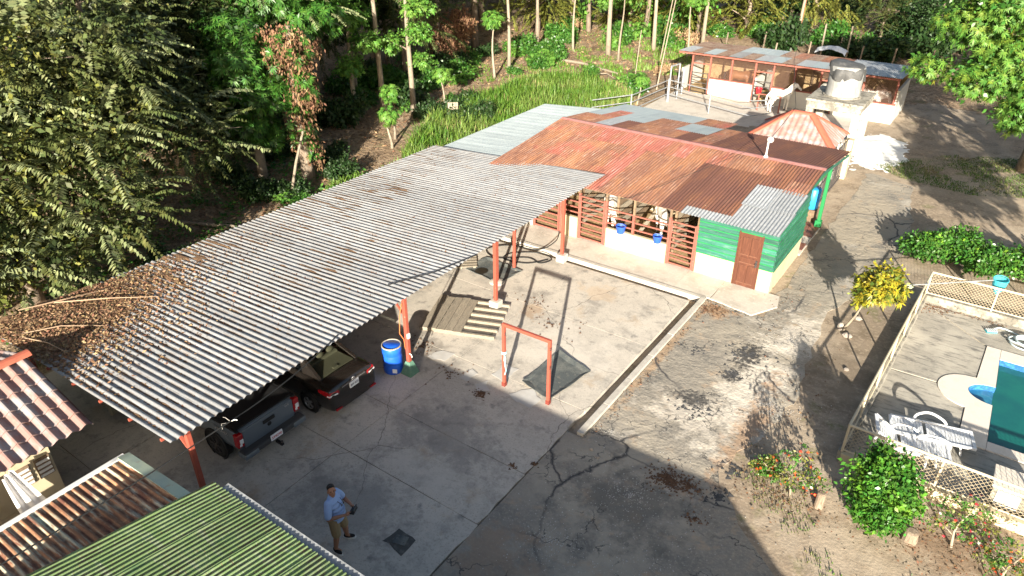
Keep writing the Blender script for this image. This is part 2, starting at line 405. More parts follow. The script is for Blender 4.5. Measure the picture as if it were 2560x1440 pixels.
M['deckconcrete'] = mat('old deck concrete', (.3, .28, .24), .92, layers=[(.7, (.42, .39, .33), .45, .62), (3, (.15, .142, .128), .5, .66, (.6, 2.5, 1)), (16, (.38, .35, .3), .52, .74), (60, (.14, .135, .125), .58, .75)], bump=[(26, .012), (5, .012)], coord='World')
M['copingwhite'] = mat('pale pool coping', (.62, .56, .49), .8, layers=[(2, (.54, .485, .41), .5, .7), (20, (.66, .61, .54), .5, .7)], coord='World')
M['bluetile'] = mat('blue pool tile', (.02, .09, .28), .3, layers=[(9, (.04, .17, .4), .45, .6)])
M['pooltile'] = mat('pool lining', (.015, .2, .2), .5, layers=[(1.2, (.02, .26, .22), .45, .6), (.45, (.09, .17, .02), .55, .68)], coord='World')
M['hose'] = mat('pale blue hose', (.42, .5, .52), .5)
M['net'] = mat('turquoise net', (.07, .47, .55), .7, transl=.3)
M['cloth'] = mat('white cloth', (.85, .84, .84), .9, transl=.15)
M['stone'] = mat('pale stone', (.33, .29, .25), .9, layers=[(5, (.22, .19, .16), .45, .65)], bump=(9, .03))
M['bark'] = mat('grey brown bark', (.17, .13, .095), .95, layers=[(3, (.26, .21, .16), .45, .65, (3, 3, .6)), (12, (.08, .06, .045), .5, .7, (3, 3, .5))], bump=(14, .03), var=.2)
M['palebark'] = mat('pale trunk bark', (.24, .2, .15), .9, layers=[(4, (.16, .13, .095), .5, .68, (2, 2, .8)), (10, (.3, .265, .21), .55, .72)], bump=(12, .015), var=.15)
M['deadwood'] = mat('dry branch', (.3, .21, .14), .95, var=.2)
def leaf(name, base, layers=(), transl=.25, island=.35, huev=.02, rough=.5):
    return mat(name, base, rough, layers=layers, island=island, huev=huev, transl=transl, spec=.35)
M['olive'] = leaf('olive leaflets', (.07, .09, .028), [(.5, (.11, .115, .035), .48, .64), (.35, (.038, .058, .018), .46, .62)], transl=.15)
M['palefrond'] = leaf('pale olive leaflets', (.2, .23, .11), transl=.2)
M['yellowleaf'] = leaf('yellow green leaves', (.14, .15, .03), transl=.2)
M['mango'] = leaf('deep green mango leaves', (.05, .135, .02), island=.4, rough=.4)
M['brightleaf'] = leaf('bright green leaves', (.085, .2, .03), [(.8, (.12, .24, .04), .45, .6)], transl=.3)
M['limeleaf'] = leaf('lime green leaves', (.13, .215, .028), [(.6, (.24, .24, .03), .6, .7)], transl=.3)
M['darkleaf'] = leaf('dark understorey leaves', (.025, .055, .015))
M['dryleaf'] = leaf('dry brown leaves', (.17, .092, .05), transl=.12, rough=.8)
M['tanleaf'] = leaf('tan dead leaves', (.27, .18, .1), transl=.1, rough=.85)
M['croton'] = leaf('yellow croton leaves', (.3, .25, .02), [(2.5, (.09, .13, .02), .46, .56)], transl=.2, rough=.4)
M['hedge'] = leaf('glossy hedge leaves', (.05, .16, .02), [(1.5, (.12, .25, .025), .5, .62)], rough=.3)
M['shrub'] = leaf('shrub leaves', (.04, .115, .018), [(1.2, (.07, .17, .03), .48, .6)], rough=.35)
M['orange'] = leaf('orange blossoms', (.75, .1, .02), transl=.2)
M['redflower'] = leaf('red blossoms', (.5, .02, .03), transl=.2)
M['grass'] = leaf('tall green grass', (.1, .2, .025), [(.35, (.16, .24, .05), .46, .6), (.8, (.3, .27, .12), .62, .72)], transl=.3)
M['lawn'] = leaf('short grass', (.07, .13, .02), [(.8, (.2, .17, .08), .5, .65)])
M['skin'] = mat('brown skin', (.3, .145, .085), .55)
M['hair'] = mat('black hair', (.008, .007, .007), .6, bump=(60, .01))
M['tshirt'] = mat('light blue cotton', (.3, .42, .68), .9, bump=(9, .01))
M['shorts'] = mat('khaki cotton', (.27, .2, .11), .9, bump=(10, .008))
M['shoe'] = mat('black canvas', (.012, .012, .013), .8)
M['sole'] = mat('white rubber sole', (.7, .68, .64), .7)
M['brownpaint'] = mat('dark bronze car paint', (.017, .014, .012), .25, .2, coat=.8, spec=.6)
M['greypaint'] = mat('blue grey truck paint', (.11, .135, .16), .33, .15, coat=.7, spec=.5)
M['glass'] = mat('dark tinted glass', (.012, .013, .014), .05, spec=.9)
M['seatbeige'] = mat('beige car trim', (.26, .245, .19), .8)
M['tyre'] = mat('tyre rubber', (.014, .014, .014), .85)
M['alloy'] = mat('alloy rim', (.42, .42, .43), .35, .7)
M['taillens'] = mat('red tail lens', (.3, .006, .01), .15, spec=.8)
M['clearlens'] = mat('clear lens', (.7, .7, .7), .15, spec=.8)
M['plate'] = mat('white plate', (.75, .76, .78), .5)
M['platered'] = mat('plate red ink', (.45, .02, .02), .6)
M['plateblue'] = mat('plate dark ink', (.02, .02, .05), .6)
M['chrome'] = mat('chrome trim', (.6, .6, .6), .15, .9)
M['bayhorse'] = mat('bay horse coat', (.2, .085, .035), .5, layers=[(2, (.27, .12, .05), .45, .65)])
M['greyhorse'] = mat('grey white horse coat', (.68, .64, .58), .6, layers=[(2, (.55, .5, .44), .48, .68), (6, (.75, .72, .67), .5, .7)])
M['mane'] = mat('dark mane', (.02, .016, .013), .8)
M['palemane'] = mat('pale mane', (.55, .5, .43), .85)
M['hoof'] = mat('hoof', (.06, .05, .04), .7)
M['hay'] = mat('hay', (.42, .32, .14), .95, layers=[(8, (.3, .21, .09), .45, .65)], bump=(24, .04))
M['sacking'] = mat('white plastic sheet', (.72, .74, .77), .5, layers=[(3, (.5, .52, .56), .5, .7)], bump=(6, .06))
# ================================================================== GROUND
def noise2(x, y, s, seed=0):
    return (np.sin(x * s * 1.3 + seed) * np.cos(y * s * 1.7 - seed * 2) + .5 * np.sin(x * s * 2.9 + y * s * 2.1 + seed * 3) + .25 * np.cos(x * s * 6.1 - y * s * 5.3 + seed)) / 1.75

def axis(fine0, fine1, step, far, extra=()):
    a = list(np.arange(fine0, fine1 + .01, step)) + list(extra)
    d = step
    x = fine1
    while x < far:
        d *= 1.35; x += d; a.append(x)
    d = step; x = fine0
    while x > -far:
        d *= 1.35; x -= d; a.append(x)
    return np.array(sorted(set(round(v, 3) for v in a)))

gx = axis(-46, 9, .55, 420, (-20.4, -20.38, -6.6, -6.58, 1.93, 1.95, 6.6))
gy = axis(-2, 62, .55, 420, (.6, .62, 22.28, 22.3, 18.1, 18.12, 22.6, 22.62))
GX, GY = np.meshgrid(gx, gy)
GZ = .05 * noise2(GX, GY, .5) + .03 * noise2(GX, GY, 1.7, 2)
hill = np.clip((-GX - 24) / 60, 0, 1) * 1.2 + np.clip((GY - 55) / 80, 0, 1) * 1.0
near = (GX > -21) & (GX < 8) & (GY > -3) & (GY < 37)
GZ = np.where(near, np.minimum(GZ * .1 - .004, .001), GZ + hill)
GZ = np.where((GX >= -20.39) & (GX <= -6.59) & (GY >= .61) & (GY <= 22.29), -.13, GZ)
GZ = np.where((GX > 1.0) & (GX < 7.5) & (GY > 17.5) & (GY < 23.2), -1.9, GZ)
gv = np.stack([GX.ravel(), GY.ravel(), GZ.ravel()], 1)
ny, nx = GX.shape
ii = np.arange((ny - 1) * nx).reshape(ny - 1, nx)[:, :-1].ravel()
gf = np.stack([ii, ii + 1, ii + nx + 1, ii + nx], 1)
cxm = gv[gf].mean(1)
forest = (cxm[:, 0] < -20.7 + noise2(cxm[:, 0], cxm[:, 1], .9)) | (cxm[:, 1] > 51 + 2 * noise2(cxm[:, 0], cxm[:, 1], .4)) | ((cxm[:, 0] < -17.5) & (cxm[:, 1] > 34))
gm = np_mesh('ground', gv, gf, True)
ground = link('ground', gm)
gm.materials.append(M['dirt']); gm.materials.append(M['litter'])
gm.polygons.foreach_set('material_index', forest.astype(np.int32))
tag(ground, kind='structure')

def rough_poly(pts, amp, step, seed=1, closed=True):
    r = random.Random(seed)
    out = []
    n = len(pts)
    for i in range(n if closed else n - 1):
        a, b = Vector(pts[i]), Vector(pts[(i + 1) % n])
        k = max(1, int((b - a).length / step))
        for j in range(k):
            q = a.lerp(b, j / k)
            out.append((q.x + r.uniform(-amp, amp), q.y + r.uniform(-amp, amp)))
    return out

# driveway of broken asphalt and gravel
dp = [(-6.96, -12), (-6.96, 12.45)]
edge_r = rough_poly([(-4.5, 20.85), (-4.62, 22.4), (-4.62, 37.0), (-2.6, 36.2), (-1.9, 32), (-1.7, 28.5), (-2.0, 25), (-2.9, 22.5), (-2.75, 20), (-2.5, 17.5), (-2.7, 15.2), (-3.3, 13.4), (-2.2, 12.0), (-.6, 10.6), (1.4, 9.2), (5, 7), (7, -12)], .12, .45, 3, closed=False)
dp += [(-6.5, 12.45), (-6.5, 20.85)] + edge_r + [(7, -12)]
from mathutils.geometry import tessellate_polygon
def poly_plate(name, poly, z0, z1, m, parent=None):
    tris = tessellate_polygon([[Vector((x, y, 0)) for x, y in poly]])
    n = len(poly)
    ar = sum(poly[i][0] * poly[(i + 1) % n][1] - poly[(i + 1) % n][0] * poly[i][1] for i in range(n))
    vs = [(x, y, z1) for x, y in poly] + [(x, y, z0) for x, y in poly]
    fs = []
    for t in tris:
        a, b, c = (Vector(poly[i]) for i in t)
        t = tuple(t) if (b - a).cross(c - a) > 0 else tuple(t)[::-1]
        fs.append(t)
    for i in range(n):
        j = (i + 1) % n
        fs.append((i, n + i, n + j, j) if ar > 0 else (j, n + j, n + i, i))
    return MB().add(vs, fs).build(name, m, parent)
tag(poly_plate('driveway', dp, -.2, .006, M['asphalt']), kind='structure')

# concrete yard of separate slabs
yard = bpy.data.objects.new('concrete_yard', None); col.objects.link(yard); yard['kind'] = 'structure'
ys = [.62, 4.6, 8.65, 10.53, 13.4, 17.15, 20.47]
xs = [-20.6, -15.6, -11.3, -6.97]
for j in range(len(ys) - 1):
    for i in range(len(xs) - 1):
        dz = rnd.uniform(-.004, .004)
        x0, x1, y0, y1 = xs[i] + .008, xs[i + 1] - .008, ys[j] + .009, ys[j + 1] - .009
        r2 = random.Random(i * 31 + j)
        poly = []
        for a, b in (((x0, y0), (x1, y0)), ((x1, y0), (x1, y1)), ((x1, y1), (x0, y1)), ((x0, y1), (x0, y0))):
            k = max(2, int((Vector(b) - Vector(a)).length / .35))
            big = .06 if (abs(a[0] - b[0]) < .01 and a[0] > -7.1 and y1 < 13.5) else .007
            for q in range(k):
                t = q / k
                poly.append((a[0] + (b[0] - a[0]) * t + r2.uniform(-big, big * .4), a[1] + (b[1] - a[1]) * t + r2.uniform(-.007, .007)))
        MB().prism(poly, -.12, .012 + dz).build('slab', M['concrete'], yard)
# small drainage kerb on the right of the yard
kb = thing('drain_kerb', 'pale concrete kerb of the drain along the yard', 'kerb', (0, 0, 0))
for k in range(6):
    y0 = 12.5 + k * 1.4
    MB().box(-6.71, -6.52, y0 + .005, y0 + 1.395, -.13, .085 + rnd.uniform(-.006, .006)).build('kerb_stone', M['curb'], kb, bevel=.012)
# raised walkway in front of the stable with its pale kerb
wk = bpy.data.objects.new('walkway', None); col.objects.link(wk); wk['kind'] = 'structure'
wx = [-17.2, -14.0, -10.9, -7.8, -6.45]
for i in range(4):
    MB().box(wx[i] + .004, wx[i + 1] - .004, 20.98, 22.52, -.13, .045 + rnd.uniform(-.003, .003)).build('slab', M['walk'], wk)
MB().prism(rough_poly([(-6.44, 20.95), (-4.95, 20.75), (-4.35, 21.75), (-4.55, 22.5), (-6.44, 22.52)], .03, .3, 5), -.1, .04).build('slab', M['walk'], wk)
for i in range(7):
    x0 = -16.6 + i * 1.43
    MB().box(x0 + .004, x0 + 1.426, 20.78, 20.97, -.13, .07 + rnd.uniform(-.004, .004)).build('kerb_stone', M['curb'], wk, bevel=.012)

def flat_patch(name, pts, m, z, th=.006, seed=1, amp=.05, parent=None):
    return MB().prism(rough_poly(pts, amp, .16, seed), z - th, z).build(name, m, parent)
patches = [([(-9.05, 12.85), (-8.67, 13.45), (-8.2, 13.1), (-8.3, 12.68), (-8.75, 12.62)], 'large pale cement patch beside the red frame'),
           ([(-10.12, 12.6), (-9.95, 12.94), (-9.65, 12.62), (-9.9, 12.43)], 'small round cement patch in front of the red frame'),
           ([(-10.7, 12.55), (-10.62, 13.13), (-10.35, 13.04), (-10.4, 12.62)], 'narrow cement patch nearest the blue drum'),
           ([(-10.0, 13.3), (-9.95, 13.95), (-9.5, 13.9), (-9.55, 13.2)], 'cement patch at the left foot of the red frame'),
           ([(-12.1, 12.85), (-12.0, 13.4), (-11.5, 13.45), (-11.5, 13.0)], 'cement patch behind the green post footing')]
for i, (pp, lb) in enumerate(patches):
    tag(flat_patch('cement_patch', pp, M['patch'], .024, seed=i + 4), lb, 'patch', 'cement patches on the yard')
# inspection hatch
ht = thing('inspection_hatch', 'dark square hatch set in the yard near the man', 'hatch', (-8.1, 7.34, 0))
flat_patch('surround', [(-.3, -.22), (.26, -.26), (.32, .2), (-.22, .26)], mat('hatch surround', (.07, .07, .065), .9, layers=[(6, (.13, .125, .11), .5, .7)]), .022, parent=ht, seed=9)
MB().box(-.14, .15, -.12, .12, .02, .034).build('lid', M['mat'], ht, rot=(0, 0, .3))

# spilled lime under the water tower
def lime_z(x, y):
    d = np.hypot((x + 5.0) / 1.75, (y - 40.5) / 3.6)
    return .11 * np.clip(1 - d ** 2, -1, 1) + .035 * noise2(x, y, 2.2, 1) + .02 * noise2(x, y, 6.5, 3) - .02
lx, ly = np.meshgrid(np.linspace(-8, -2, 70), np.linspace(35.5, 45.4, 110))
lz = lime_z(lx, ly)
li = (np.arange(109)[:, None] * 70 + np.arange(69)[None]).ravel()
lF = np.stack([li, li + 1, li + 71, li + 70], 1)
lF = lF[lz.ravel()[lF].max(1) > -.01]
tag(link('lime_spill', np_mesh('lime_spill', np.stack([lx.ravel(), ly.ravel(), lz.ravel()], 1), lF, True), M['lime']), kind='stuff')

# manure and dirt crumbs on the drive and yard
def crumbs(name, spots, m, seed, size=(.02, .05), flat=1.0):
    r = np.random.default_rng(seed)
    V, F = [], []
    base = np.array([(1, 0, 0), (-.5, .87, 0), (-.5, -.87, 0), (0, 0, .9)])
    for (x, y, rad, n, z) in spots:
        for _ in range(n):
            a = r.uniform(0, 6.28); d = rad * abs(r.normal(0, .55)); s = r.uniform(*size)
            c = np.array([x + d * math.cos(a) * 1.3, y + d * math.sin(a), z])
            k = len(V) * 4
            V.append(base * s * r.uniform(.6, 1.3, 3) * np.array([1, 1, flat]) + c)
            F += [(k, k + 1, k + 3), (k + 1, k + 2, k + 3), (k + 2, k, k + 3)]
    o = link(name, np_mesh(name, np.concatenate(V), np.array(F)), m)
    return tag(o, kind='stuff')
M['dung'] = mat('dry manure', (.13, .075, .045), .95, island=.3)
crumbs('manure_crumbs', [(-4.1, 12.35, .42, 420, .008), (-3.6, 12.45, .3, 130, .008), (-9.75, 12.4, .2, 90, .015), (-7.0, 10.95, .09, 50, .015), (-7.4, 10.6, .1, 25, .015), (-10, 16.5, .9, 45, .016), (-11.2, 17.3, .8, 30, .016), (-3.1, 11.6, .25, 40, .008), (-12.6, 13.2, .5, 50, .016), (-11, 12.6, .6, 40, .016)], M['dung'], 3)
crumbs('gravel_chips', [(-4.6, 11.4, 1.8, 900, .008), (-5.4, 9.2, 1.6, 700, .008), (-3.0, 16.5, 1.1, 600, .008), (-3.4, 20, .9, 400, .008), (-3.2, 9.5, 1.8, 500, .008), (-6.0, 13.0, .5, 60, .008)], mat('pale gravel chips', (.42, .4, .37), .95, island=.4), 4, (.008, .02))
crumbs('soil_clods', [(-4.2, 18.6, .6, 60, .006), (-4.3, 17.3, .4, 40, .006), (-5.6, 17.8, .5, 22, .006), (-4.6, 15.2, .6, 40, .006), (-2.9, 13.5, .35, 40, .006), (-2.9, 12.5, .35, 40, .006)], mat('asphalt crumbs', (.06, .06, .062), .95, island=.4), 5, (.03, .09), .25)
# ================================================================== ROOF SHEETS
_sheet = {}
def sheet_mesh(W, Lr, pitch, amp, kind='sine', rows=2, key=0):
    k = (round(W, 3), round(Lr, 3), round(pitch, 4), amp, kind, key)
    if k in _sheet: return _sheet[k]
    n = int(round(W / pitch)) * 8 + 1
    yy = np.linspace(0, W, n)
    ph = (yy / pitch) % 1.0
    if kind == 'trap':
        zz = amp * np.interp(ph, [0, .12, .3, .5, .68, 1], [-1, -1, 1, 1, -1, -1])
    else:
        zz = amp * np.sin(2 * np.pi * ph)
    xx = np.linspace(0, Lr, rows)
    r = np.random.default_rng(int(W * 100 + Lr * 10 + key))
    V = []
    for i, x in enumerate(xx):
        wob = .006 * math.sin(x * 2.3 + key) + (r.normal(0, .004, n) if 0 < i < rows - 1 else 0)
        V.append(np.stack([np.full(n, x) + (r.normal(0, .008) if i in (0, rows - 1) else 0), yy, zz + wob], 1))
    V = np.concatenate(V)
    ii = np.arange((rows - 1) * n).reshape(rows - 1, n)[:, :-1].ravel()
    F = np.stack([ii, ii + n, ii + n + 1, ii + 1], 1)
    F = F[:, ::-1] if False else F
    me = np_mesh('roof_sheet', V, F, True)
    _sheet[k] = me
    return me

def place(parent, me0, m, O, a, b, name='roof_sheet', jit=.004):
    """O corner, a = rib direction, b = across (unit vectors); a x b points up"""
    key = (me0.name, m.name)
    me = _sheet.get(key)
    if me is None:
        me = me0.copy(); me.materials.clear(); me.materials.append(m); _sheet[key] = me
    a, b = Vector(a).normalized(), Vector(b).normalized()
    c = a.cross(b)
    mx = Matrix((a, b, c)).transposed().to_4x4()
    mx.translation = Vector(O) + Vector((0, 0, rnd.uniform(0, jit)))
    o = link(name, me, None, parent)
    o.matrix_basis = mx
    return o

def slope(parent, m_of, x0, x1, ncol, P0, P1, pitch, amp, along='Y', lap=.05, kind='sine', rows=3, key=0):
    """sheets side by side; ribs run P0->P1 given as (coord, z) on the rib axis; columns between x0 and x1"""
    w = (x1 - x0) / ncol
    Lr = math.hypot(P1[0] - P0[0], P1[1] - P0[1])
    npitch = max(1, round((w + lap) / pitch))
    me = sheet_mesh(npitch * pitch, Lr, pitch, amp, kind, rows, key)
    for i in range(ncol):
        m = m_of(i)
        if m is None: continue
        s = x0 + i * w
        if along == 'Y':
            d = (0, P1[0] - P0[0], P1[1] - P0[1])
            if d[1] > 0:        # a=+Y, need b so that a x b is up: b = -X
                place(parent, me, M[m], (s + w, P0[0], P0[1]), d, (-1, 0, 0))
            else:
                place(parent, me, M[m], (s, P0[0], P0[1]), d, (1, 0, 0))
        else:
            d = (P1[0] - P0[0], 0, P1[1] - P0[1])
            if d[0] > 0:
                place(parent, me, M[m], (P0[0], s, P0[1]), d, (0, 1, 0))
            else:
                place(parent, me, M[m], (P0[0], s + w, P0[1]), d, (0, -1, 0))

def tile_face(A, B, C, D, pitch, amp, row, step):
    """pressed tile panel: eave A->B, top D->C, ribs run up the slope, clipped to the trapezoid"""
    A, B, C, D = map(Vector, (A, B, C, D))
    e = (B - A).normalized(); nrm = (B - A).cross(D - A).normalized()
    up = nrm.cross(e).normalized()
    Wd = (B - A).length
    hD = (D - A).dot(up); uD = (D - A).dot(e); uC = (C - A).dot(e); hC = (C - A).dot(up)
    nu = int(Wd / pitch * 8)
    vs, fs, cols = [], [], []
    nv = max(2, int(round(hD / row))) * 2
    for i in range(nu + 1):
        u = Wd * i / nu
        h = hD if uD <= u <= uC else (hD * u / uD if u < uD else hC * (Wd - u) / max(1e-6, Wd - uC))
        h = max(h, .002)
        cols.append(len(vs))
        for j in range(nv + 1):
            q = (j + 1) // 2 * row - (.004 if j % 2 else 0)
            v = min(h, max(0, q))
            k = (j // 2) if True else 0
            zoff = amp * math.sin(2 * math.pi * u / pitch) + (step if j % 2 == 0 else 0) 
            vs.append(A + e * u + up * v + nrm * (zoff + .03))
    for i in range(nu):
        for j in range(nv):
            a, b = cols[i] + j, cols[i + 1] + j
            fs.append((a, b, b + 1, a + 1))
    return MB().add(vs, fs)

# ================================================================== CARPORT
cp = thing('carport', 'long open carport with leaf-strewn corrugated zinc roof on red posts', 'carport', (0, 0, 0))
RZ = lambda x: 2.30 + (x + 20.1) / 8.45 * .48
slope(cp, lambda i: 'zinc', 4.87, 22.8, 17, (-20.1, 2.30), (-11.65, 2.78), .1757, .0185, along='X', lap=.05, rows=6)
def post(x, y, h, r=.055, m='redsteel', foot=None, parent=cp):
    p_ = MB().bar((x, y, .0), (x, y, h), r * 2, r * 2).build('post', M[m], parent, bevel=.008)
    if foot == 'block':
        MB().box(x - .17, x + .17, y - .17, y + .17, 0, .3).build('footing', M['curb'], p_, bevel=.02)
    elif foot == 'pyramid':
        MB().hexa([(x - .2, y - .2, 0), (x + .2, y - .2, 0), (x + .2, y + .2, 0), (x - .2, y + .2, 0), (x - .08, y - .08, .42), (x + .08, y - .08, .42), (x + .08, y + .08, .42), (x - .08, y + .08, .42)]).build('footing', mat('green footing paint', (.08, .17, .12), .85, layers=[(6, (.14, .22, .17), .5, .7)]), p_, bevel=.012)
    elif foot == 'collar':
        MB().lathe([(.3, 0), (.26, .05), (.12, .09)], 14, (x, y, 0)).build('footing', M['curb'], p_)
    return p_
for (x, y, f) in ((-12.05, 20.47, 'block'), (-12.1, 16.34, 'block'), (-12.02, 12.0, 'pyramid'), (-12.05, 5.4, 'block')):
    post(x, y, 2.6, foot=f)
post(-13.16, 18.94, 2.58, .045)
post(-13.08, 17.76, 2.58, .045, foot='collar')
for y in (5.4, 9.7, 14, 18.3, 22.4):
    post(-19.6, y, 2.2, .05)
MB().bar((-12.05, 5.0, 2.63), (-12.05, 22.6, 2.63), .09, .12).build('beam', M['redsteel'], cp)
MB().bar((-19.6, 5.0, 2.2), (-19.6, 22.6, 2.2), .09, .1).build('beam', M['redsteel'], cp)
for y in (5.2, 8.4, 12.0, 16.3, 20.4, 22.5):
    MB().bar((-20.0, y, 2.2), (-11.9, y, 2.66), .06, .08).build('rafter', M['redsteel'], cp)
for k in range(7):
    x = -19.2 + k * 1.2
    MB().bar((x, 4.84, RZ(x) - .055), (x, 22.7, RZ(x) - .055), .05, .06).build('purlin', M['redsteel'], cp)
MB().bar((-12.05, 5.4, 1.9), (-12.75, 5.4, 2.55), .06, .06).build('brace', M['redsteel'], cp)
MB().bar((-12.1, 12.0, 2.0), (-12.6, 12.0, 2.55), .05, .05).build('brace', M['redsteel'], cp)
sw = MB().box(-11.96, -11.91, 11.93, 12.02, 1.25, 1.4).build('switch_box', M['whitepaint'], cp)
MB().tube([(-12.02, 11.9, 2.4), (-12.1, 11.86, 2.0), (-12.14, 11.84, 1.4), (-12.05, 11.9, 1.2), (-12.03, 11.9, .9)], .012, 6).build('conduit', mat('orange conduit', (.6, .16, .05), .6), cp)
MB().tube([(-11.95, 11.97, .72), (-11.88, 11.97, .7), (-11.86, 11.97, .62)], .015, 6).build('tap', M['whitepaint'], cp)

# ================================================================== LEAN-TO
lt = thing('lean_to', 'low lean-to with plain pale blue grey zinc roof beside tall grass', 'lean-to')
slope(lt, lambda i: 'zincblue', 22.9, 31.6, 9, (-20.05, 2.12), (-16.0, 2.46), .105, .011, along='X', rows=4)
for y in (23.4, 27.2, 31.2):
    MB().bar((-19.8, y, 0), (-19.8, y, 2.08), .1, .1).build('post', M['darkwood'], lt)
MB().bar((-19.8, 22.9, 2.05), (-19.8, 31.5, 2.05), .08, .1).build('beam', M['darkwood'], lt)
for y in (23.0, 27.2, 31.3):
    MB().bar((-20.0, y, 2.03), (-16.2, y, 2.36), .06, .08).build('rafter', M['darkwood'], lt)
MB().box(-20.0, -19.9, 23.2, 31.3, .0, 1.1).build('wall', M['stained'], lt)
MB().box(-19.8, -16.3, 31.2, 31.32, 0, 1.9).build('wall', M['stained'], lt)

# ================================================================== STABLE
st = thing('stable', 'rusty roofed stable with cream walls, red gates and green boarded tack room', 'stable')
XL, XR = -16.4, -4.87
def m_low(i):
    if i in (12, 13): return None
    if i in (4, 5, 6): return 'rustred' if i == 5 else 'rust'
    if i in (10, 11): return None
    return 'rustdark' if i in (9,) else 'rust'
slope(st, m_low, XL, XR, 14, (26.05, 2.905), (21.75, 2.53), .1176, .013, rows=5)
cw = (XR - XL) / 14
slope(st, lambda i: 'rustdark', XL + 10 * cw, XL + 12 * cw, 2, (26.05, 2.905), (22.3, 2.578), .1176, .013, rows=5)
slope(st, lambda i: 'zincdull', XL + 10 * cw, XL + 12 * cw, 2, (22.55, 2.59), (21.72, 2.52), .1176, .013, rows=3, key=2)
slope(st, lambda i: ('rustdark', 'rust')[i], XL + 12 * cw, XR, 2, (26.05, 2.905), (24.8, 2.795), .1176, .013, rows=3)
slope(st, lambda i: 'zincdull', XL + 12 * cw - .1, XR, 2, (25.0, 2.82), (23.3, 2.672), .1176, .013, rows=3, key=1)
slope(st, lambda i: 'zincdull', XL + 12 * cw - .03, XR, 2, (23.5, 2.68), (21.7, 2.52), .1176, .013, rows=3, key=3)
slope(st, lambda i: ('rust', 'rust', 'rustred', 'rustred', 'rustred', 'rustred', 'rustred', 'rustred', 'rust', 'rustred', 'rust', 'rust', 'rustdark', 'rustdark')[i], XL, XR, 14, (27.42, 3.035), (25.88, 2.905), .1176, .013, rows=3)
# rear slopes
nr = 7; xm = -10.35
slope(st, lambda i: ('rust', 'rustdark', 'rustdark', 'rustdark', 'rustdark', 'rustdark', 'rustdark')[i], xm, XR, nr, (27.42, 3.035), (32.1, 2.40), .1121, .014, rows=4)
slope(st, lambda i: ('rust', 'rust', 'zincdull', 'rustdark', 'rust', 'rust', 'rust', 'rustdark')[i], XL, xm, 8, (27.42, 3.03), (29.7, 2.755), .1089, .013, rows=3)
slope(st, lambda i: ('zincblue', 'rustred', 'zincblue', 'zincblue', 'rust', 'rust', 'zincblue', 'zincblue')[i], XL, xm, 8, (29.6, 2.76), (31.8, 2.47), .1089, .013, rows=3, key=1)
slope(st, lambda i: ('zincblue', 'zincblue', 'zincblue', 'zincblue', 'zincblue', 'zincblue', 'rust', 'rust')[i], XL, xm, 8, (31.7, 2.48), (33.8, 2.2), .1089, .013, rows=3, key=2)
for k in range(7):
    x0 = XL + k * (XR - XL) / 7
    x1 = x0 + (XR - XL) / 7 + .03
    zz = 3.07 + .004 * (k % 2)
    MB().add([(x0, 27.22, zz - .035), (x1, 27.22, zz - .035), (x1, 27.42, zz), (x0, 27.42, zz), (x1, 27.62, zz - .04), (x0, 27.62, zz - .04)], [(0, 1, 2, 3), (3, 2, 4, 5)]).build('ridge_cap', M['pinkcap'], st)
# roof timbers
for y, z in ((22.0, 2.48), (24.2, 2.67), (26.0, 2.83), (27.42, 2.96), (29.7, 2.66), (31.7, 2.36)):
    MB().bar((XL + .1, y, z - .02), (XR - .05, y, z - .02), .07, .09).build('purlin', M['darkwood'], st)
MB().add([(-4.9, 26.0, 2.84), (-4.9, 27.42, 2.95), (-4.9, 32.0, 2.33), (-4.9, 32.0, 2.2), (-4.9, 27.42, 2.8), (-4.9, 26.0, 2.7)], [(0, 1, 4, 5), (1, 2, 3, 4)]).build('fascia', M['greenwood'], st)
# tack room walls
YF = 22.5
def wall(x0, x1, y0, y1, z0, z1, m='cream', nm='wall', parent=st):
    return MB().box(x0, x1, y0, y1, z0, z1).build(nm, M[m], parent)
wall(-7.64, -6.2, YF - .06, YF + .08, 0, .88)
wall(-5.4, -4.92, YF - .06, YF + .08, 0, .88)
wall(-5.06, -4.915, YF + .081, 26.0, 0, .88)
wall(-7.64, -4.92, 25.9, 26.02, 0, 2.75)
wall(-7.64, -7.5, YF + .081, 25.89, 0, 2.6)
nb = 8
for k in range(nb):
    z0 = .88 + k * .198; z1 = z0 + .183
    til = .034
    def board(x0, x1, face_y):
        MB().hexa([(x0, face_y - til, z0), (x1, face_y - til, z0), (x1, face_y + .03, z0), (x0, face_y + .03, z0), (x0, face_y, z1), (x1, face_y, z1), (x1, face_y + .03, z1), (x0, face_y + .03, z1)]).build('board', M['greenwood'], st)
    if z1 < 2.1:
        for x0, x1 in ((-7.66, -6.2), (-5.4, -4.92)):
            MB().box(x0, x1, YF - .098, YF - .066, z0 - .012, z0 + .03).build('board_edge', M['greenpost'], st)
    else:
        MB().box(-7.66, -4.92, YF - .098, YF - .066, z0 - .012, z0 + .03).build('board_edge', M['greenpost'], st)
    MB().box(-4.9, -4.876, YF - .06, 26.0, z0 - .012, z0 + .02).build('board_edge', M['greenpost'], st)
    if z1 < 2.1:
        board(-7.66, -6.2, YF - .06); board(-5.4, -4.92, YF - .06)
    else:
        board(-7.66, -4.92, YF - .06)
    ytop = min(26.0, 26.0)
    MB().hexa([(-4.95, YF - .06, z0), (-4.915 + til, YF - .06, z0), (-4.915 + til, ytop, z0), (-4.95, ytop, z0), (-4.95, YF - .06, z1), (-4.915, YF - .06, z1), (-4.915, ytop, z1), (-4.95, ytop, z1)]).build('board', M['greenwood'], st)
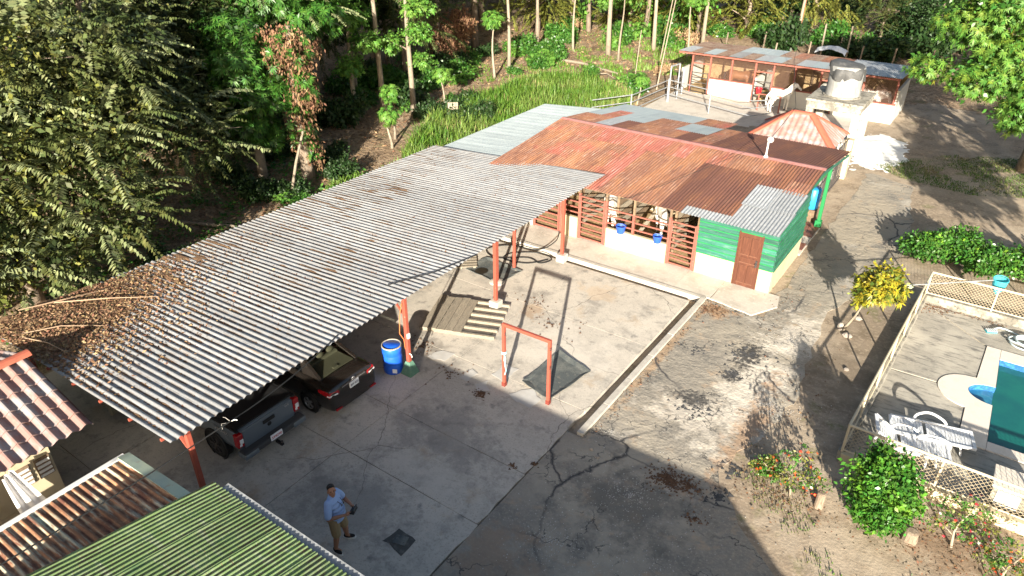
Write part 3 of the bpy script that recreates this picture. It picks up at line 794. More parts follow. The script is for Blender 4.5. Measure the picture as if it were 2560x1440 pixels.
MB().hexa([(-4.95, 22.45, 2.465), (-4.905, 22.45, 2.465), (-4.905, 26.0, 2.465), (-4.95, 26.0, 2.465), (-4.95, 22.45, 2.5), (-4.905, 22.45, 2.5), (-4.905, 26.0, 2.82), (-4.95, 26.0, 2.82)]).build('gable_board', M['greenwood'], st)
# door
dr = MB().box(-6.17, -5.42, YF - .10, YF - .045, .05, 2.06).build('door', M['door'], st, bevel=.006)
for (x0, x1, z0, z1) in ((-6.07, -5.83, 1.28, 1.92), (-5.76, -5.52, 1.28, 1.92), (-6.07, -5.52, .98, 1.18), (-6.07, -5.83, .2, .88), (-5.76, -5.52, .2, .88)):
    MB().hexa([(x0, YF - .128, z0), (x1, YF - .128, z0), (x1, YF - .1, z0 ), (x0, YF - .1, z0), (x0, YF - .128, z1), (x1, YF - .128, z1), (x1, YF - .1, z1), (x0, YF - .1, z1)]).build('door_panel', M['door'], dr, bevel=.012)
    MB().bar((x0 - .01, YF - .108, z0 - .012), (x1 + .01, YF - .108, z0 - .012), .02, .018).build('moulding', M['doorlight'], dr)
MB().lathe([(.008, 0), (.028, .02), (.028, .06), (.01, .075)], 10).build('handle', M['darksteel'], dr, (-5.49, YF - .15, 1.05), (R(90), 0, 0))
MB().box(-5.52, -5.46, YF - .135, YF - .1, .9, 1.15).build('lock_plate', M['darksteel'], dr)
MB().box(-6.22, -6.171, YF - .11, YF - .04, .05, 2.1).build('door_frame', M['door'], st)
MB().box(-5.419, -5.38, YF - .11, YF - .04, .05, 2.1).build('door_frame', M['door'], st)
# stall fronts
wall(-11.3, -8.8, YF - .07, YF + .07, .04, .82)
wall(-13.3, -12.58, YF - .07, YF + .07, .04, .9)
wall(-16.4, -14.68, YF - .07, YF + .07, .04, .9, 'white')
def red_post(x, h=1.9, w=.09):
    MB().bar((x, YF, .04), (x, YF, h), w, w).build('post', M['redrail'], st)
    if h < 2.3:
        MB().bar((x, YF, h), (x, YF, 2.48), .08, .08).build('post_head', M['darkwood'], st)
for x, h in ((-7.7, 1.85), (-8.76, 1.9), (-10.2, 1.6), (-11.36, 1.9), (-12.52, 1.95), (-13.37, 1.6), (-14.64, 1.6)):
    red_post(x, h)
for x0, x1 in ((-11.32, -10.24), (-10.16, -8.8)):
    for z in (1.02, 1.3, 1.58):
        MB().bar((x0, YF, z), (x1, YF, z + .01), .045, .05).build('rail', M['redrail'], st)
for x0, x1 in ((-13.33, -12.56), (-16.3, -14.68)):
    for z in (1.1, 1.32, 1.55):
        MB().bar((x0, YF, z), (x1, YF, z), .045, .05).build('rail', M['redrail'], st)
def gate(x0, x1, z1, n, name='gate'):
    g_ = MB().bar((x0 + .03, YF - .05, .1), (x0 + .03, YF - .05, z1), .05, .05).build(name, M['redrail'], st)
    MB().bar((x1 - .03, YF - .05, .1), (x1 - .03, YF - .05, z1), .05, .05).build('stile', M['redrail'], g_)
    for k in range(n):
        z = .13 + (z1 - .16) * k / (n - 1)
        MB().bar((x0 + .04, YF - .05, z + .02 * math.sin(k * 2)), (x1 - .04, YF - .05, z - .02), .04, .05).build('rail', M['redrail'], g_)
    return g_
gate(-8.7, -7.74, 1.82, 9)
gate(-12.48, -11.4, 1.88, 9)
gate(-14.6, -13.42, 1.5, 7)
# interior
MB().box(-16.3, -7.66, 22.6, 26.6, -.1, .06).build('stall_floor', M['straw'], st)
wall(-16.4, -7.66, 26.6, 26.75, 0, 2.78, 'cream', 'back_wall')
for x in (-8.9, -11.3, -12.9):
    for k in range(6):
        z = .2 + k * .3
        MB().box(x - .02, x + .02, 23.4, 26.5, z, z + .24).build('partition_board', M['darkwood'] if (k + int(x)) % 2 else M['wood'], st)
    MB().bar((x, 23.4, 0), (x, 23.4, 2.6), .09, .09).build('partition_post', M['darkwood'], st)
MB().bar((-12.3, 24.5, .5), (-11.5, 26.4, 2.4), .04, .2).build('leaning_board', M['wood'], st)
MB().bar((-10.5, 23.2, .2), (-9.7, 26.3, 2.3), .04, .18).build('leaning_board', M['wood'], st)
wall(-16.4, -16.28, YF + .08, 26.59, 0, 2.3, 'cream')
# porch with floor tiles, green post
MB().box(-8.2, -4.86, 26.04, 29.15, -.1, .06).build('porch_base', M['walk'], st)
for i in range(9):
    for j in range(8):
        x0, y0 = -4.88 - (j + 1) * .345, 26.06 + i * .343
        if j == 0 and i in (0, 3, 4): continue
        t_ = MB().box(0, .335, 0, .333, 0, .014) if (i, j) == (1, 0) else None
        if t_ is not None: tile_me = t_.mesh('floor_tile'); tile_me.materials.append(M['tilefloor'])
        if i == 0: continue
        link('floor_tile', tile_me, None, st, (x0, y0, .06))
gp = MB().bar((-4.98, 29.0, .3), (-4.98, 29.0, 2.7), .13, .13).build('porch_post', M['greenpost'], st, bevel=.01)
MB().box(-5.1, -4.86, 28.88, 29.12, .0, .34).build('post_base', M['greenpost'], gp, bevel=.012)
MB().bar((-4.98, 26.1, 2.66), (-4.98, 29.1, 2.66), .09, .12).build('beam', M['greenpost'], st)
MB().bar((-7.8, 29.0, .06), (-7.8, 29.0, 2.7), .12, .12).build('porch_post', M['greenpost'], st)

# lamp on the ridge
lm = thing('roof_lamp', 'white lamp standard with round head on the stable ridge', 'lamp', (-7.14, 27.42, 3.06))
MB().lathe([(.1, 0), (.06, .06), (.035, .1)], 12).build('base', M['whitepaint'], lm)
MB().tube([(0, 0, .05), (0, 0, .62)], .035, 8).build('pole', M['whitepaint'], lm)
MB().ell((.06, 0, .7), (.13, .11, .12), 12, 8).build('head', M['whitepaint'], lm, smooth=True)

# ================================================================== BACK STABLE
bs = thing('back_stable', 'far stable with white walls, red posts and patched low zinc roof', 'stable')
def m_bs(row):
    pat = ['zincdull', 'rustdust', 'zincblue', 'rustdust', 'zinc', 'rustdust', 'zincdull', 'zincblue', 'rustdust', 'zincdull', 'zincblue', 'zinc', 'zincdull', 'zincdull', 'zincdull', 'zincdull'] if row == 0 else ['rustdust', 'rustdust', 'rustdust', 'rustdust', 'zincblue', 'zincblue', 'zincblue', 'rustdust', 'rust', 'rustdust', 'rust', 'rustdark', 'zincdull', 'zincdull', 'zincdull', 'zincdull']
    return lambda i: pat[i]
slope(bs, m_bs(0), -18.6, -5.3, 16, (48.0, 2.62), (45.55, 2.72), .1, .011, rows=3)
slope(bs, m_bs(1), -18.6, -5.3, 16, (50.4, 2.50), (47.8, 2.64), .1, .011, rows=3)
MB().bar((-18.6, 45.62, 2.62), (-5.3, 45.62, 2.62), .05, .1).build('fascia', M['redrail'], bs)
px_ = [-17.75, -16.52, -15.1, -13.58, -12.45, -11.15, -9.62, -8.75, -7.2, -5.42]
for x in px_:
    MB().bar((x, 46.05, 0), (x, 46.05, 2.64), .1, .1).build('post', M['redrail'], bs)
def wb(x0, x1, z1=1.08, m='white'):
    MB().box(x0, x1, 45.98, 46.14, -.05, z1).build('wall', M[m], bs)
    MB().box(x0, x1, 45.95, 46.17, z1 + .003, z1 + .07).build('sill', M['redrail'], bs)
wb(-16.46, -13.64); wb(-12.4, -9.68); wb(-8.7, -5.3)
def diamond(P, u, v, W, H, sp, w):
    """wire diamond mesh on the plane P + s*u + t*v, as thin crossed bars"""
    P, u, v = Vector(P), Vector(u).normalized(), Vector(v).normalized()
    n = u.cross(v).normalized() * w * .5
    mb = MB()
    k = -int(H / sp) - 1
    while k * sp < W:
        for sgn in (1, -1):
            s0 = k * sp if sgn > 0 else k * sp + H
            pts = []
            t0, t1 = 0.0, H
            # s(t) = s0 + sgn*t ; clip to 0..W
            lo, hi = (0 - s0) * sgn, (W - s0) * sgn
            lo, hi = min(lo, hi), max(lo, hi)
            t0, t1 = max(t0, lo), min(t1, hi)
            if t1 - t0 > .02:
                a = P + u * (s0 + sgn * t0) + v * t0
                b = P + u * (s0 + sgn * t1) + v * t1
                side = (u * -sgn + v).normalized() * w * .5
                off = n * sgn
                mb.quad(a - side + off, a + side + off, b + side + off, b - side + off)
        k += 1
    return mb
for i in range(len(px_) - 1):
    x0, x1 = px_[i] + .05, px_[i + 1] - .05
    z0 = 1.16 if i not in (0, 3, 6) else 2.0
    o_ = diamond((x0, 46.05, z0), (1, 0, 0), (0, 0, 1), x1 - x0, 2.58 - z0, .1, .013).build('mesh_panel', M['rustwire'], bs)
    o_['kind'] = 'stuff'
    if i in (0, 3, 6):
        MB().bar((x0, 46.05, 1.95), (x1, 46.05, 1.95), .07, .07).build('lintel', M['redrail'], bs)
        g_ = MB().bar((x0 + .02, 45.98, .08), (x0 + .02, 45.98, 1.42), .05, .05).build('gate', M['darksteel'], bs)
        MB().bar((x1 - .02, 45.98, .08), (x1 - .02, 45.98, 1.42), .05, .05).build('stile', M['darksteel'], g_)
        for k in range(5):
            MB().bar((x0, 45.98, .12 + k * .31), (x1, 45.98, .12 + k * .31), .04, .05).build('rail', M['darksteel'], g_)
MB().box(-18.5, -5.3, 49.9, 50.05, -.05, 2.4).build('back_wall', M['straw'], bs)
MB().box(-18.4, -5.32, 46.16, 49.88, -.05, .05).build('stall_floor', M['straw'], bs)
for x in (-13.55, -9.6, -5.36):
    MB().box(x - .07, x + .07, 46.2, 49.85, 0, 1.5 if x < -6 else 1.9).build('partition', M['white'], bs)
MB().box(-18.5, -18.36, 46.2, 49.85, 0, 1.5).build('partition', M['white'], bs)
for x in (-12.0, -10.9):
    MB().bar((x, 49.7, 0), (x, 49.7, 2.45), .1, .1).build('post', M['darkwood'], bs)
for x in (-18.3, -14, -9.6, -5.5):
    MB().bar((x, 49.95, 2.4), (x, 45.7, 2.6), .07, .1).build('rafter', M['redrail'], bs)
# paddock rails in front of it
pf = thing('paddock_rail', 'galvanised pipe paddock railing before the far stable', 'railing')
pad = [(-18.2, 38.2), (-17.9, 42.9), (-14.8, 41.95), (-12.3, 41.4)]
MB().box(-18.6, -6.5, 40.6, 45.95, -.12, .045).build('paddock_floor', M['walk'], pf)
for x, y in ((-18.2, 38.2), (-17.95, 42.9), (-14.8, 41.95), (-17.75, 43.95), (-18.3, 46.2)):
    MB().tube([(x, y, 0), (x, y, 1.5)], .045, 8).build('post', M['galv'], pf)
for z in (.55, 1.0, 1.42):
    MB().tube([(-19.6, 36.0, z), (-18.2, 38.4, z), (-17.95, 42.9, z)], .03, 6).build('rail', M['galv'], pf)
    MB().tube([(-17.95, 42.9, z), (-14.8, 41.95, z), (-12.0, 41.1, z), (-11.2, 42.6, z * .9)], .03, 6).build('rail', M['galv'], pf)
for a, b in (((-17.9, 42.95), (-17.75, 43.95)),):
    for q in (a, b):
        MB().tube([(*q, 0), (*q, 2.25)], .05, 8).build('gate_post', M['galv'], pf)
    MB().tube([(*a, 2.25), (*b, 2.25)], .05, 8).build('gate_head', M['galv'], pf)
for q in ((-18.2, 45.8), (-17.95, 45.2)):
    MB().tube([(*q, 0), (*q, 1.55)], .06, 8).build('post', M['galv'], pf)
for z in (.4, .8, 1.2):
    MB().tube([(-18.2, 45.8, z), (-17.9, 43.9, z)], .025, 6).build('rail', M['galv'], pf)
for x in (-12.6, -11.3):
    MB().bar((x, 44.3, .05), (x, 44.3, 1.1), .07, .07).build('feeder_post', M['redrail'], pf)
MB().bar((-12.6, 44.3, 1.05), (-11.3, 44.3, 1.05), .06, .06).build('feeder_rail', M['redrail'], pf)

# ================================================================== WATER TOWER
tw = thing('water_tower', 'stained concrete platform on pillars carrying the water tank', 'tower')
for x in (-8.05, -5.85):
    for y in (37.5, 40.0):
        MB().box(x - .17, x + .17, y - .17, y + .17, -.05, 2.55).build('pillar', M['white' if x > -6 else 'stained'], tw, bevel=.015)
MB().box(-8.3, -5.62, 37.25, 40.25, 2.9, 3.02).build('slab', M['stained'], tw, bevel=.02)
for y in (37.45, 40.05):
    MB().box(-8.22, -5.68, y - .16, y + .16, 2.552, 2.898).build('beam', M['stained'], tw)
for x in (-8.06, -5.84):
    MB().box(x - .14, x + .14, 37.62, 39.88, 2.56, 2.898).build('beam', M['stained'], tw)
for k in range(5):
    MB().tube([(-5.64, 37.5 - .02, .5 + k * .45), (-5.5, 37.42, .5 + k * .45), (-5.5, 37.3, .5 + k * .45), (-5.66, 37.3, .5 + k * .45)], .014, 5).build('rung', M['darksteel'], tw)
tk = thing('water_tank', 'round grey cement water tank on the stained platform', 'tank', (-6.95, 38.75, 3.02))
MB().lathe([(.84, 0), (.82, .12), (.8, .6), (.8, 1.45), (.74, 1.48)], 36).build('shell', M['tank'], tk, smooth=True)
MB().lathe([(.9, .0), (.9, .05), (.84, .07)], 36).build('base_ring', M['stained'], tk)
tv, tf = [], []
n = 40
for i, (rr, zz) in enumerate(((0, 1.6), (.3, 1.6), (.55, 1.56), (.76, 1.53), (.85, 1.44), (.86, 1.3), (.85, 1.2))):
    for k in range(n):
        t = 2 * math.pi * k / n
        drp = .3 * max(0, math.cos(t - 5.2)) + .16 * math.sin(3 * t + 1) + .05 * math.sin(7 * t)
        r2 = rr * (1 + .05 * math.sin(5 * t + i) + (.05 * math.sin(9 * t) if i > 3 else 0))
        z2 = zz + .07 * math.sin(2 * t + i * .7) * min(1, rr) - (drp * (i - 3) / 3 if i > 3 else 0) + .12 * math.cos(t - 2.5) * rr
        tv.append((r2 * math.cos(t), r2 * math.sin(t), z2))
for i in range(6):
    for k in range(n):
        k2 = (k + 1) % n
        tf.append((i * n + k, (i + 1) * n + k, (i + 1) * n + k2, i * n + k2))
tp = MB().add(tv, tf).build('tank_tarp', M['tarp'], None, (-6.95, 38.75, 3.02), smooth=True)
tag(tp, 'black plastic sheet draped over the top of the water tank', 'tarp')

# ================================================================== KIOSK
kk = thing('kiosk', 'small hip-roofed kiosk with faded pink pressed tile roof', 'kiosk')
kx0, kx1, ky0, ky1, kz, kr = -9.4, -5.68, 32.45, 35.2, 2.2, 3.2
ra, rb = (-7.95, 33.82, kr), (-7.1, 33.82, kr)
c00, c10, c11, c01 = (kx0, ky0, kz), (kx1, ky0, kz), (kx1, ky1, kz), (kx0, ky1, kz)
for A, B, C, D in ((c00, c10, rb, ra), (c10, c11, rb, rb), (c11, c01, ra, rb), (c01, c00, ra, ra)):
    tile_face(A, B, C, D, .26, .02, .4, .014).build('roof_panel', M['tilesheet'], kk)
def cap(p, q, w=.17, m='redcap', parent=kk, lift=.05):
    p, q = Vector(p), Vector(q)
    d = (q - p).normalized(); s = d.cross(Vector((0, 0, 1))).normalized(); u = s.cross(d).normalized()
    mb = MB(); n_ = 6
    vs, fs = [], []
    for P in (p, q):
        for k in range(n_ + 1):
            t = math.pi * k / n_
            vs.append(P + s * math.cos(t) * w + u * (math.sin(t) * w * .6 + lift - .06))
    for k in range(n_):
        fs.append((k, n_ + 1 + k, n_ + 2 + k, k + 1))
    return MB().add(vs, fs).build('ridge_cap', M[m], parent)
for c, r_ in ((c00, ra), (c10, rb), (c11, rb), (c01, ra)):
    cap(c, r_)
cap(ra, rb)
for x in (-9.2, -5.9):
    for y in (32.7, 35.0):
        MB().bar((x, y, 0), (x, y, 2.2), .14, .14).build('post', M['whitepaint'], kk)
gr = thing('iron_grille', 'dark iron bar grille beside the kiosk, reaching the ground', 'grille')
for k in range(22):
    y = 30.6 + k * .21
    MB().bar((-5.58, y, .02), (-5.58, y, 2.05), .025, .025).build('bar', M['darksteel'], gr)
for z in (.15, 1.1, 2.0):
    MB().bar((-5.58, 30.5, z), (-5.58, 35.2, z), .03, .05).build('rail', M['darksteel'], gr)
MB().box(-5.75, -5.4, 35.3, 35.7, 0, 1.9).build('pier', M['cream'], gr)

# ================================================================== TILED HUT
hu = thing('tiled_hut', 'cream walled hut with faded pressed tile roof and red ridge', 'hut')
tile_face((-14.3, -.6, 2.2), (-14.3, 4.55, 2.2), (-16.75, 4.55, 3.02), (-16.75, -.6, 3.02), .29, .045, .42, .03).build('roof_panel', M['tilesheet'], hu)
tile_face((-19.2, 4.55, 2.2), (-19.2, -.6, 2.2), (-16.75, -.6, 3.02), (-16.75, 4.55, 3.02), .235, .03, .38, .02).build('roof_panel', M['tilesheet'], hu)
for k in range(5):
    cap((-16.75, -.6 + k * 1.04, 3.05 + .006 * (k % 2)), (-16.75, .46 + k * 1.04, 3.05 + .006 * (k % 2)), .15, parent=hu, lift=.06)
def wh(x0, x1, y0, y1, z0, z1, m='cream', nm='wall'):
    return MB().box(x0, x1, y0, y1, z0, z1).build(nm, M[m], hu)
wh(-14.8, -14.66, 2.85, 3.7, 0, 2.2); wh(-18.8, -14.81, 3.56, 3.7, 0, 2.2)
wh(-14.8, -14.66, -.4, 2.0, 0, 2.2); wh(-18.8, -18.66, -.4, 3.55, 0, 2.2)
wh(-14.8, -14.66, 2.01, 2.84, 1.9, 2.2); wh(-15.9, -15.8, .5, 3.5, 0, 2.1, 'white')
for y0 in (2.95, 3.35):
    w_ = MB().box(-14.655, -14.63, y0, y0 + .3, 1.35, 1.85).build('window', M['darkwood'], hu)
    for k in range(4):
        MB().box(-14.628, -14.61, y0 + .02, y0 + .28, 1.38 + k * .115, 1.44 + k * .115).build('louvre', M['whitepaint'], w_)
# ================================================================== HOUSE (green roof, rust roofed annexe)
ho = thing('house', 'house with ribbed green painted roof and grey gutter', 'house')
gz = lambda y: 2.62 + (4.82 - y) * .197
YR = .15
slope(ho, lambda i: 'greensheet', -10.2, 1.0, 12, (YR, gz(YR)), (4.82, gz(4.82)), .098, .02, rows=5)
slope(ho, lambda i: 'greensheet', -10.2, 1.0, 12, (YR, gz(YR)), (2 * YR - 4.82, gz(4.82)), .098, .02, rows=2, key=5)
MB().hexa([(-10.0, 4.8, 2.5), (1.0, 4.8, 2.5), (1.0, 4.93, 2.5), (-10.0, 4.93, 2.5), (-10.0, 4.8, 2.58), (1.0, 4.8, 2.58), (1.0, 4.95, 2.6), (-10.0, 4.95, 2.6)]).build('gutter', M['galv'], ho)
MB().box(-9.7, .97, -3.9, 4.2, 0, 2.5).build('wall', M['cream'], ho)
MB().add([(-9.7, 4.2, 2.5), (-9.7, 4.2, 2.7), (-9.7, YR, 3.5), (-9.7, -3.9, 2.7), (-9.7, -3.9, 2.5), (.97, 4.2, 2.5), (.97, 4.2, 2.7), (.97, YR, 3.5), (.97, -3.9, 2.7), (.97, -3.9, 2.5)], [(4, 3, 2, 1, 0), (5, 6, 7, 8, 9), (0, 1, 6, 5)]).build('gable', M['cream'], ho)
MB().prism([(.6, 4.84), (1.03, 4.84), (4.7, 1.7), (4.7, -4.5), (.6, -4.5)], 2.52, 2.592).build('porch_roof', M['greensheet'], ho)
for x, y in ((1.6, 3.6), (4.3, 1.4), (4.3, -4)):
    MB().bar((x, y, 0), (x, y, 2.62), .14, .14).build('porch_post', M['whitepaint'], ho)
an = thing('annexe', 'low annexe with rusted streaky roof and white edge flashing', 'annexe')
slope(an, lambda i: 'rustgreen', -3.0, 4.4, 9, (-12.8, 2.16), (-9.75, 2.36), .138, .019, along='X', rows=3)
MB().bar((-12.86, -3.0, 2.17), (-12.86, 4.42, 2.17), .1, .05).build('edge_flashing', M['whitepaint'], an)
MB().hexa([(-12.85, 4.28, 2.19), (-9.8, 4.28, 2.4), (-9.8, 4.52, 2.36), (-12.85, 4.52, 2.15), (-12.85, 4.28, 2.22), (-9.8, 4.28, 2.43), (-9.8, 4.52, 2.39), (-12.85, 4.52, 2.18)]).build('end_flashing', M['palegreen'], an)
MB().box(-12.5, -9.72, -2.6, 4.1, 0, 2.1).build('wall', M['cream'], an)
# ================================================================== YARD OBJECTS
def glassy(name, tint, refl=1.0):
    m = bpy.data.materials.new(name); m.use_nodes = True
    N, L = m.node_tree.nodes, m.node_tree.links
    N.clear()
    out = N.new('ShaderNodeOutputMaterial'); t = N.new('ShaderNodeBsdfTransparent'); t.inputs[0].default_value = (*tint, 1)
    g = N.new('ShaderNodeBsdfGlossy'); g.inputs['Roughness'].default_value = .03
    f = N.new('ShaderNodeFresnel'); f.inputs[0].default_value = 1.4
    mx = N.new('ShaderNodeMixShader')
    L.new(f.outputs[0], mx.inputs[0]); L.new(t.outputs[0], mx.inputs[1]); L.new(g.outputs[0], mx.inputs[2]); L.new(mx.outputs[0], out.inputs[0])
    return m
M['carglass'] = glassy('car window glass', (.42, .44, .4))
M['water'] = mat('murky pool water', (.008, .12, .1), .06, layers=[(.5, (.006, .09, .09), .45, .6), (.33, (.045, .09, .008), .58, .72)], spec=.5, coord='World', bump=(3.5, .012))
M['spawater'] = mat('clear blue water', (.02, .13, .24), .06, layers=[(4, (.035, .19, .3), .45, .6)], spec=.5)

dm = thing('blue_drum', 'open blue plastic drum beside the red carport post', 'drum', (-12.5, 11.82, .012))
MB().lathe([(.27, 0), (.285, .03), (.285, .3), (.275, .32), (.285, .34), (.285, .6), (.275, .62), (.285, .64), (.285, .86), (.27, .88)], 28).build('body', M['bluebarrel'], dm, smooth=True)
MB().lathe([(.285, .865), (.29, .875), (.285, .905), (.262, .905), (.262, .87)], 28, cap=False).build('rim', M['dirtywater'], dm)
MB().lathe([(.0, .84), (.262, .845)], 28, cap=False).build('lid_grime', M['dirtywater'], dm)
MB().box(.07, .2, -.295, -.262, .1, .22).build('sticker', M['plate'], dm, rot=(0, 0, .45))

pl = thing('wooden_pallet', 'weathered wooden pallet with half its top boards missing', 'pallet', (-13.3, 13.9, .014), R(21))
# local: x along the runner direction
L_, W_ = 2.45, 1.95
for k in range(6):
    y = W_ * k / 5
    MB().box(0, L_, y - .04, y + .04, 0, .1).build('runner', M['wood'], pl)
for k in range(5):
    x = .02 + k * .27
    MB().box(x, x + .255 + rnd.uniform(-.012, .01), -.05 + rnd.uniform(-.03, .03), W_ + .05 + rnd.uniform(-.05, .05), .102, .128).build('board', M['wood'], pl)
for k in range(3):
    MB().box(.1 + k * 1.05, .22 + k * 1.05, -.04, W_ + .04, -.004, .0).build('bottom_board', M['wood'], pl)

fr = thing('hitching_frame', 'red steel goalpost frame standing alone in the yard', 'frame', (-9.42, 13.07, 0))
for x in (0, 1.45):
    MB().bar((x, .02 * x, 0), (x, .02 * x, 2.02), .085, .085).build('leg', M['redsteel'], fr, bevel=.006)
    MB().box(x - .055, x + .055, .02 * x - .055, .02 * x + .055, .0, .13).build('boot', mat('dark oxide paint', (.16, .03, .02), .7), fr)
MB().bar((-.043, 0, 2.065), (1.493, .03, 2.065), .085, .09).build('crossbar', M['redsteel'], fr, bevel=.006)
for x, z in ((0, 1.82), (1.45, 1.9), (1.45, 1.3)):
    MB().tube([(x + .04, -.04, z), (x + .08, -.05, z + .02), (x + .09, -.05, z - .04), (x + .05, -.05, z - .06)], .008, 5).build('hook', M['darksteel'], fr)
rp = MB()
for k in range(3):
    rp.tube([(-.06 * math.cos(t), -.06 * math.sin(t), 1.12 + k * .025) for t in np.linspace(0, 6.28, 12)], .013, 5)
rp.tube([(.05, -.05, 1.14), (.09, -.06, 1.0), (.07, -.06, .8), (.1, -.05, .6), (.06, -.06, .45)], .016, 5)
rp.tube([(.05, -.05, 1.12), (.06, -.08, .95), (.09, -.07, .82)], .014, 5)
tag(rp.build('lead_rope', M['rope'], None, (-9.42, 13.07, 0)), 'pale blue rope knotted round the left leg of the red frame', 'rope')

def rubber_mat(pts, lb, seed):
    poly = rough_poly(pts, .02, .25, seed)
    n = len(poly); cx = sum(x for x, y in poly) / n; cy = sum(y for x, y in poly) / n
    r = random.Random(seed)
    vs = [(cx, cy, .03)]; fs = []
    for x, y in poly:
        e = .045 + r.uniform(0, .05)
        vs += [(x, y, e), (x, y, e - .022), (cx + (x - cx) * .8, cy + (y - cy) * .8, .032)]
    for k in range(n):
        a, b = 1 + 3 * k, 1 + 3 * ((k + 1) % n)
        fs += [(0, a + 2, b + 2), (a + 2, a, b, b + 2), (a, a + 1, b + 1, b)]
    return tag(MB().add(vs, fs).build('rubber_mat', M['mat'], smooth=False), lb, 'mat', 'rubber mats on the yard')
rubber_mat([(-9.1, 13.45), (-8.0, 13.22), (-7.72, 15.02), (-9.02, 15.38)], 'black rubber mat with dried puddles behind the red frame', 2)
rubber_mat([(-14.56, 17.85), (-12.95, 17.66), (-12.78, 18.9), (-14.53, 19.03)], 'black rubber mat with a round hole under the carport edge', 3)
tag(MB().lathe([(.0, .002), (.24, .0)], 16, cap=False).build('puddle', mat('dark wet spot', (.03, .025, .018), .4), None, (-14.0, 18.05, .05)), 'dark round wet spot on the mat under the carport', 'puddle')
sp = thing('small_pallet', 'old slatted pallet lying behind the far rubber mat', 'pallet', (-15.2, 17.4, .014), R(40))
for k in range(6):
    MB().box(0, 1.2, k * .2, k * .2 + .13, .06, .085).build('board', M['wood'], sp)
for x in (.05, .55, 1.05):
    MB().box(x, x + .09, 0, 1.13, 0, .058).build('runner', M['wood'], sp)
# black hose on the ground by the posts
hz = MB()
def wav(pts, r, mb, n=6, seg=8):
    P = [Vector(p) for p in pts]
    out = []
    for i in range(len(P) - 1):
        p0, p1, p2, p3 = P[max(i - 1, 0)], P[i], P[i + 1], P[min(i + 2, len(P) - 1)]
        for j in range(seg):
            t = j / seg
            out.append(.5 * ((2 * p1) + (-p0 + p2) * t + (2 * p0 - 5 * p1 + 4 * p2 - p3) * t * t + (-p0 + 3 * p1 - 3 * p2 + p3) * t ** 3))
    out.append(P[-1])
    return mb.tube(out, r, n)
wav([(-12.1, 20.3, 1.3), (-12.5, 20.7, .6), (-13.2, 20.6, .09), (-14.3, 20.3, .09), (-14.9, 19.6, .05), (-14.2, 19.2, .05), (-13.2, 19.9, .04), (-12.6, 19.8, .04), (-12.4, 20.3, .04), (-13.0, 20.5, .05), (-13.9, 19.9, .04), (-13.9, 19.3, .04), (-13.0, 19.5, .04), (-12.5, 20.2, .04)], .02, hz)
tag(hz.build('black_hose', M['cable'], smooth=True), 'black hose looped on the yard by the white footing', 'hose')

# ------------------------------------------------------------------ cars
def loft(stations, m, name, parent, sub=2, close=True):
    vs, fs = [], []
    n = len(stations[0][1])
    for x, half in stations:
        ring = [(x, y, z) for y, z in half] + [(x, -y, z) for y, z in half[::-1][1:-1]]
        vs += ring
    k = 2 * n - 2
    for i in range(len(stations) - 1):
        for j in range(k):
            j2 = (j + 1) % k
            fs.append((i * k + j, i * k + j2, (i + 1) * k + j2, (i + 1) * k + j))
    for base in (0, (len(stations) - 1) * k):
        for j in range(n - 1):
            a, b = base + j, base + j + 1
            c, d = base + (k - j - 1) % k, base + (k - j) % k
            q = [a, b, c, d] if j not in (0, n - 2) else ([a, b, c] if j == 0 else [a, b, d])
            if len(set(q)) >= 3: fs.append(tuple(q) if base else tuple(q[::-1]))
    o = MB().add(vs, fs).build(name, m, parent, smooth=True)
    if sub:
        s = o.modifiers.new('sub', 'SUBSURF'); s.levels = sub; s.render_levels = sub
    return o

def wheel(parent, x, y, r, w, side, rim='alloy', spokes=5):
    ty = MB().lathe([(r * .62, -w / 2), (r * .9, -w / 2), (r, -w / 2 + .03), (r, w / 2 - .03), (r * .9, w / 2), (r * .62, w / 2)], 28, cap=False).build('wheel', M['tyre'], parent, (x, y, r), (R(90) * side * -1, 0, 0), smooth=False)
    MB().lathe([(r * .64, -w / 2 + .02), (r * .64, w / 2 - .003), (r * .6, w / 2 - .004), (r * .58, w / 2 - .03)], 28, cap=False).build('rim', M[rim], ty)
    hub = MB().lathe([(.0, w / 2 - .004), (.05, w / 2 - .004), (.06, w / 2 - .03)], 12, cap=False)
    for k in range(spokes):
        t = 2 * math.pi * k / spokes
        for dt in (-.12, .12):
            hub.bar((.04 * math.cos(t), .04 * math.sin(t), w / 2 - .012), (r * .6 * math.cos(t + dt), r * .6 * math.sin(t + dt), w / 2 - .01), .035, .016)
    hub.build('spokes', M[rim], ty)
    MB().lathe([(0, w / 2 - .1), (r * .6, w / 2 - .1)], 20, cap=False).build('brake_disc', M['darksteel'], ty)
    return ty

def arch(parent, x, y, r, side):
    MB().lathe([(.05, 0), (r, 0), (r, .02), (r * .93, .035)], 28, cap=False).build('wheel_arch', M['blacktrim'], parent, (x, y, r * .9), (R(-90) * side, 0, 0))

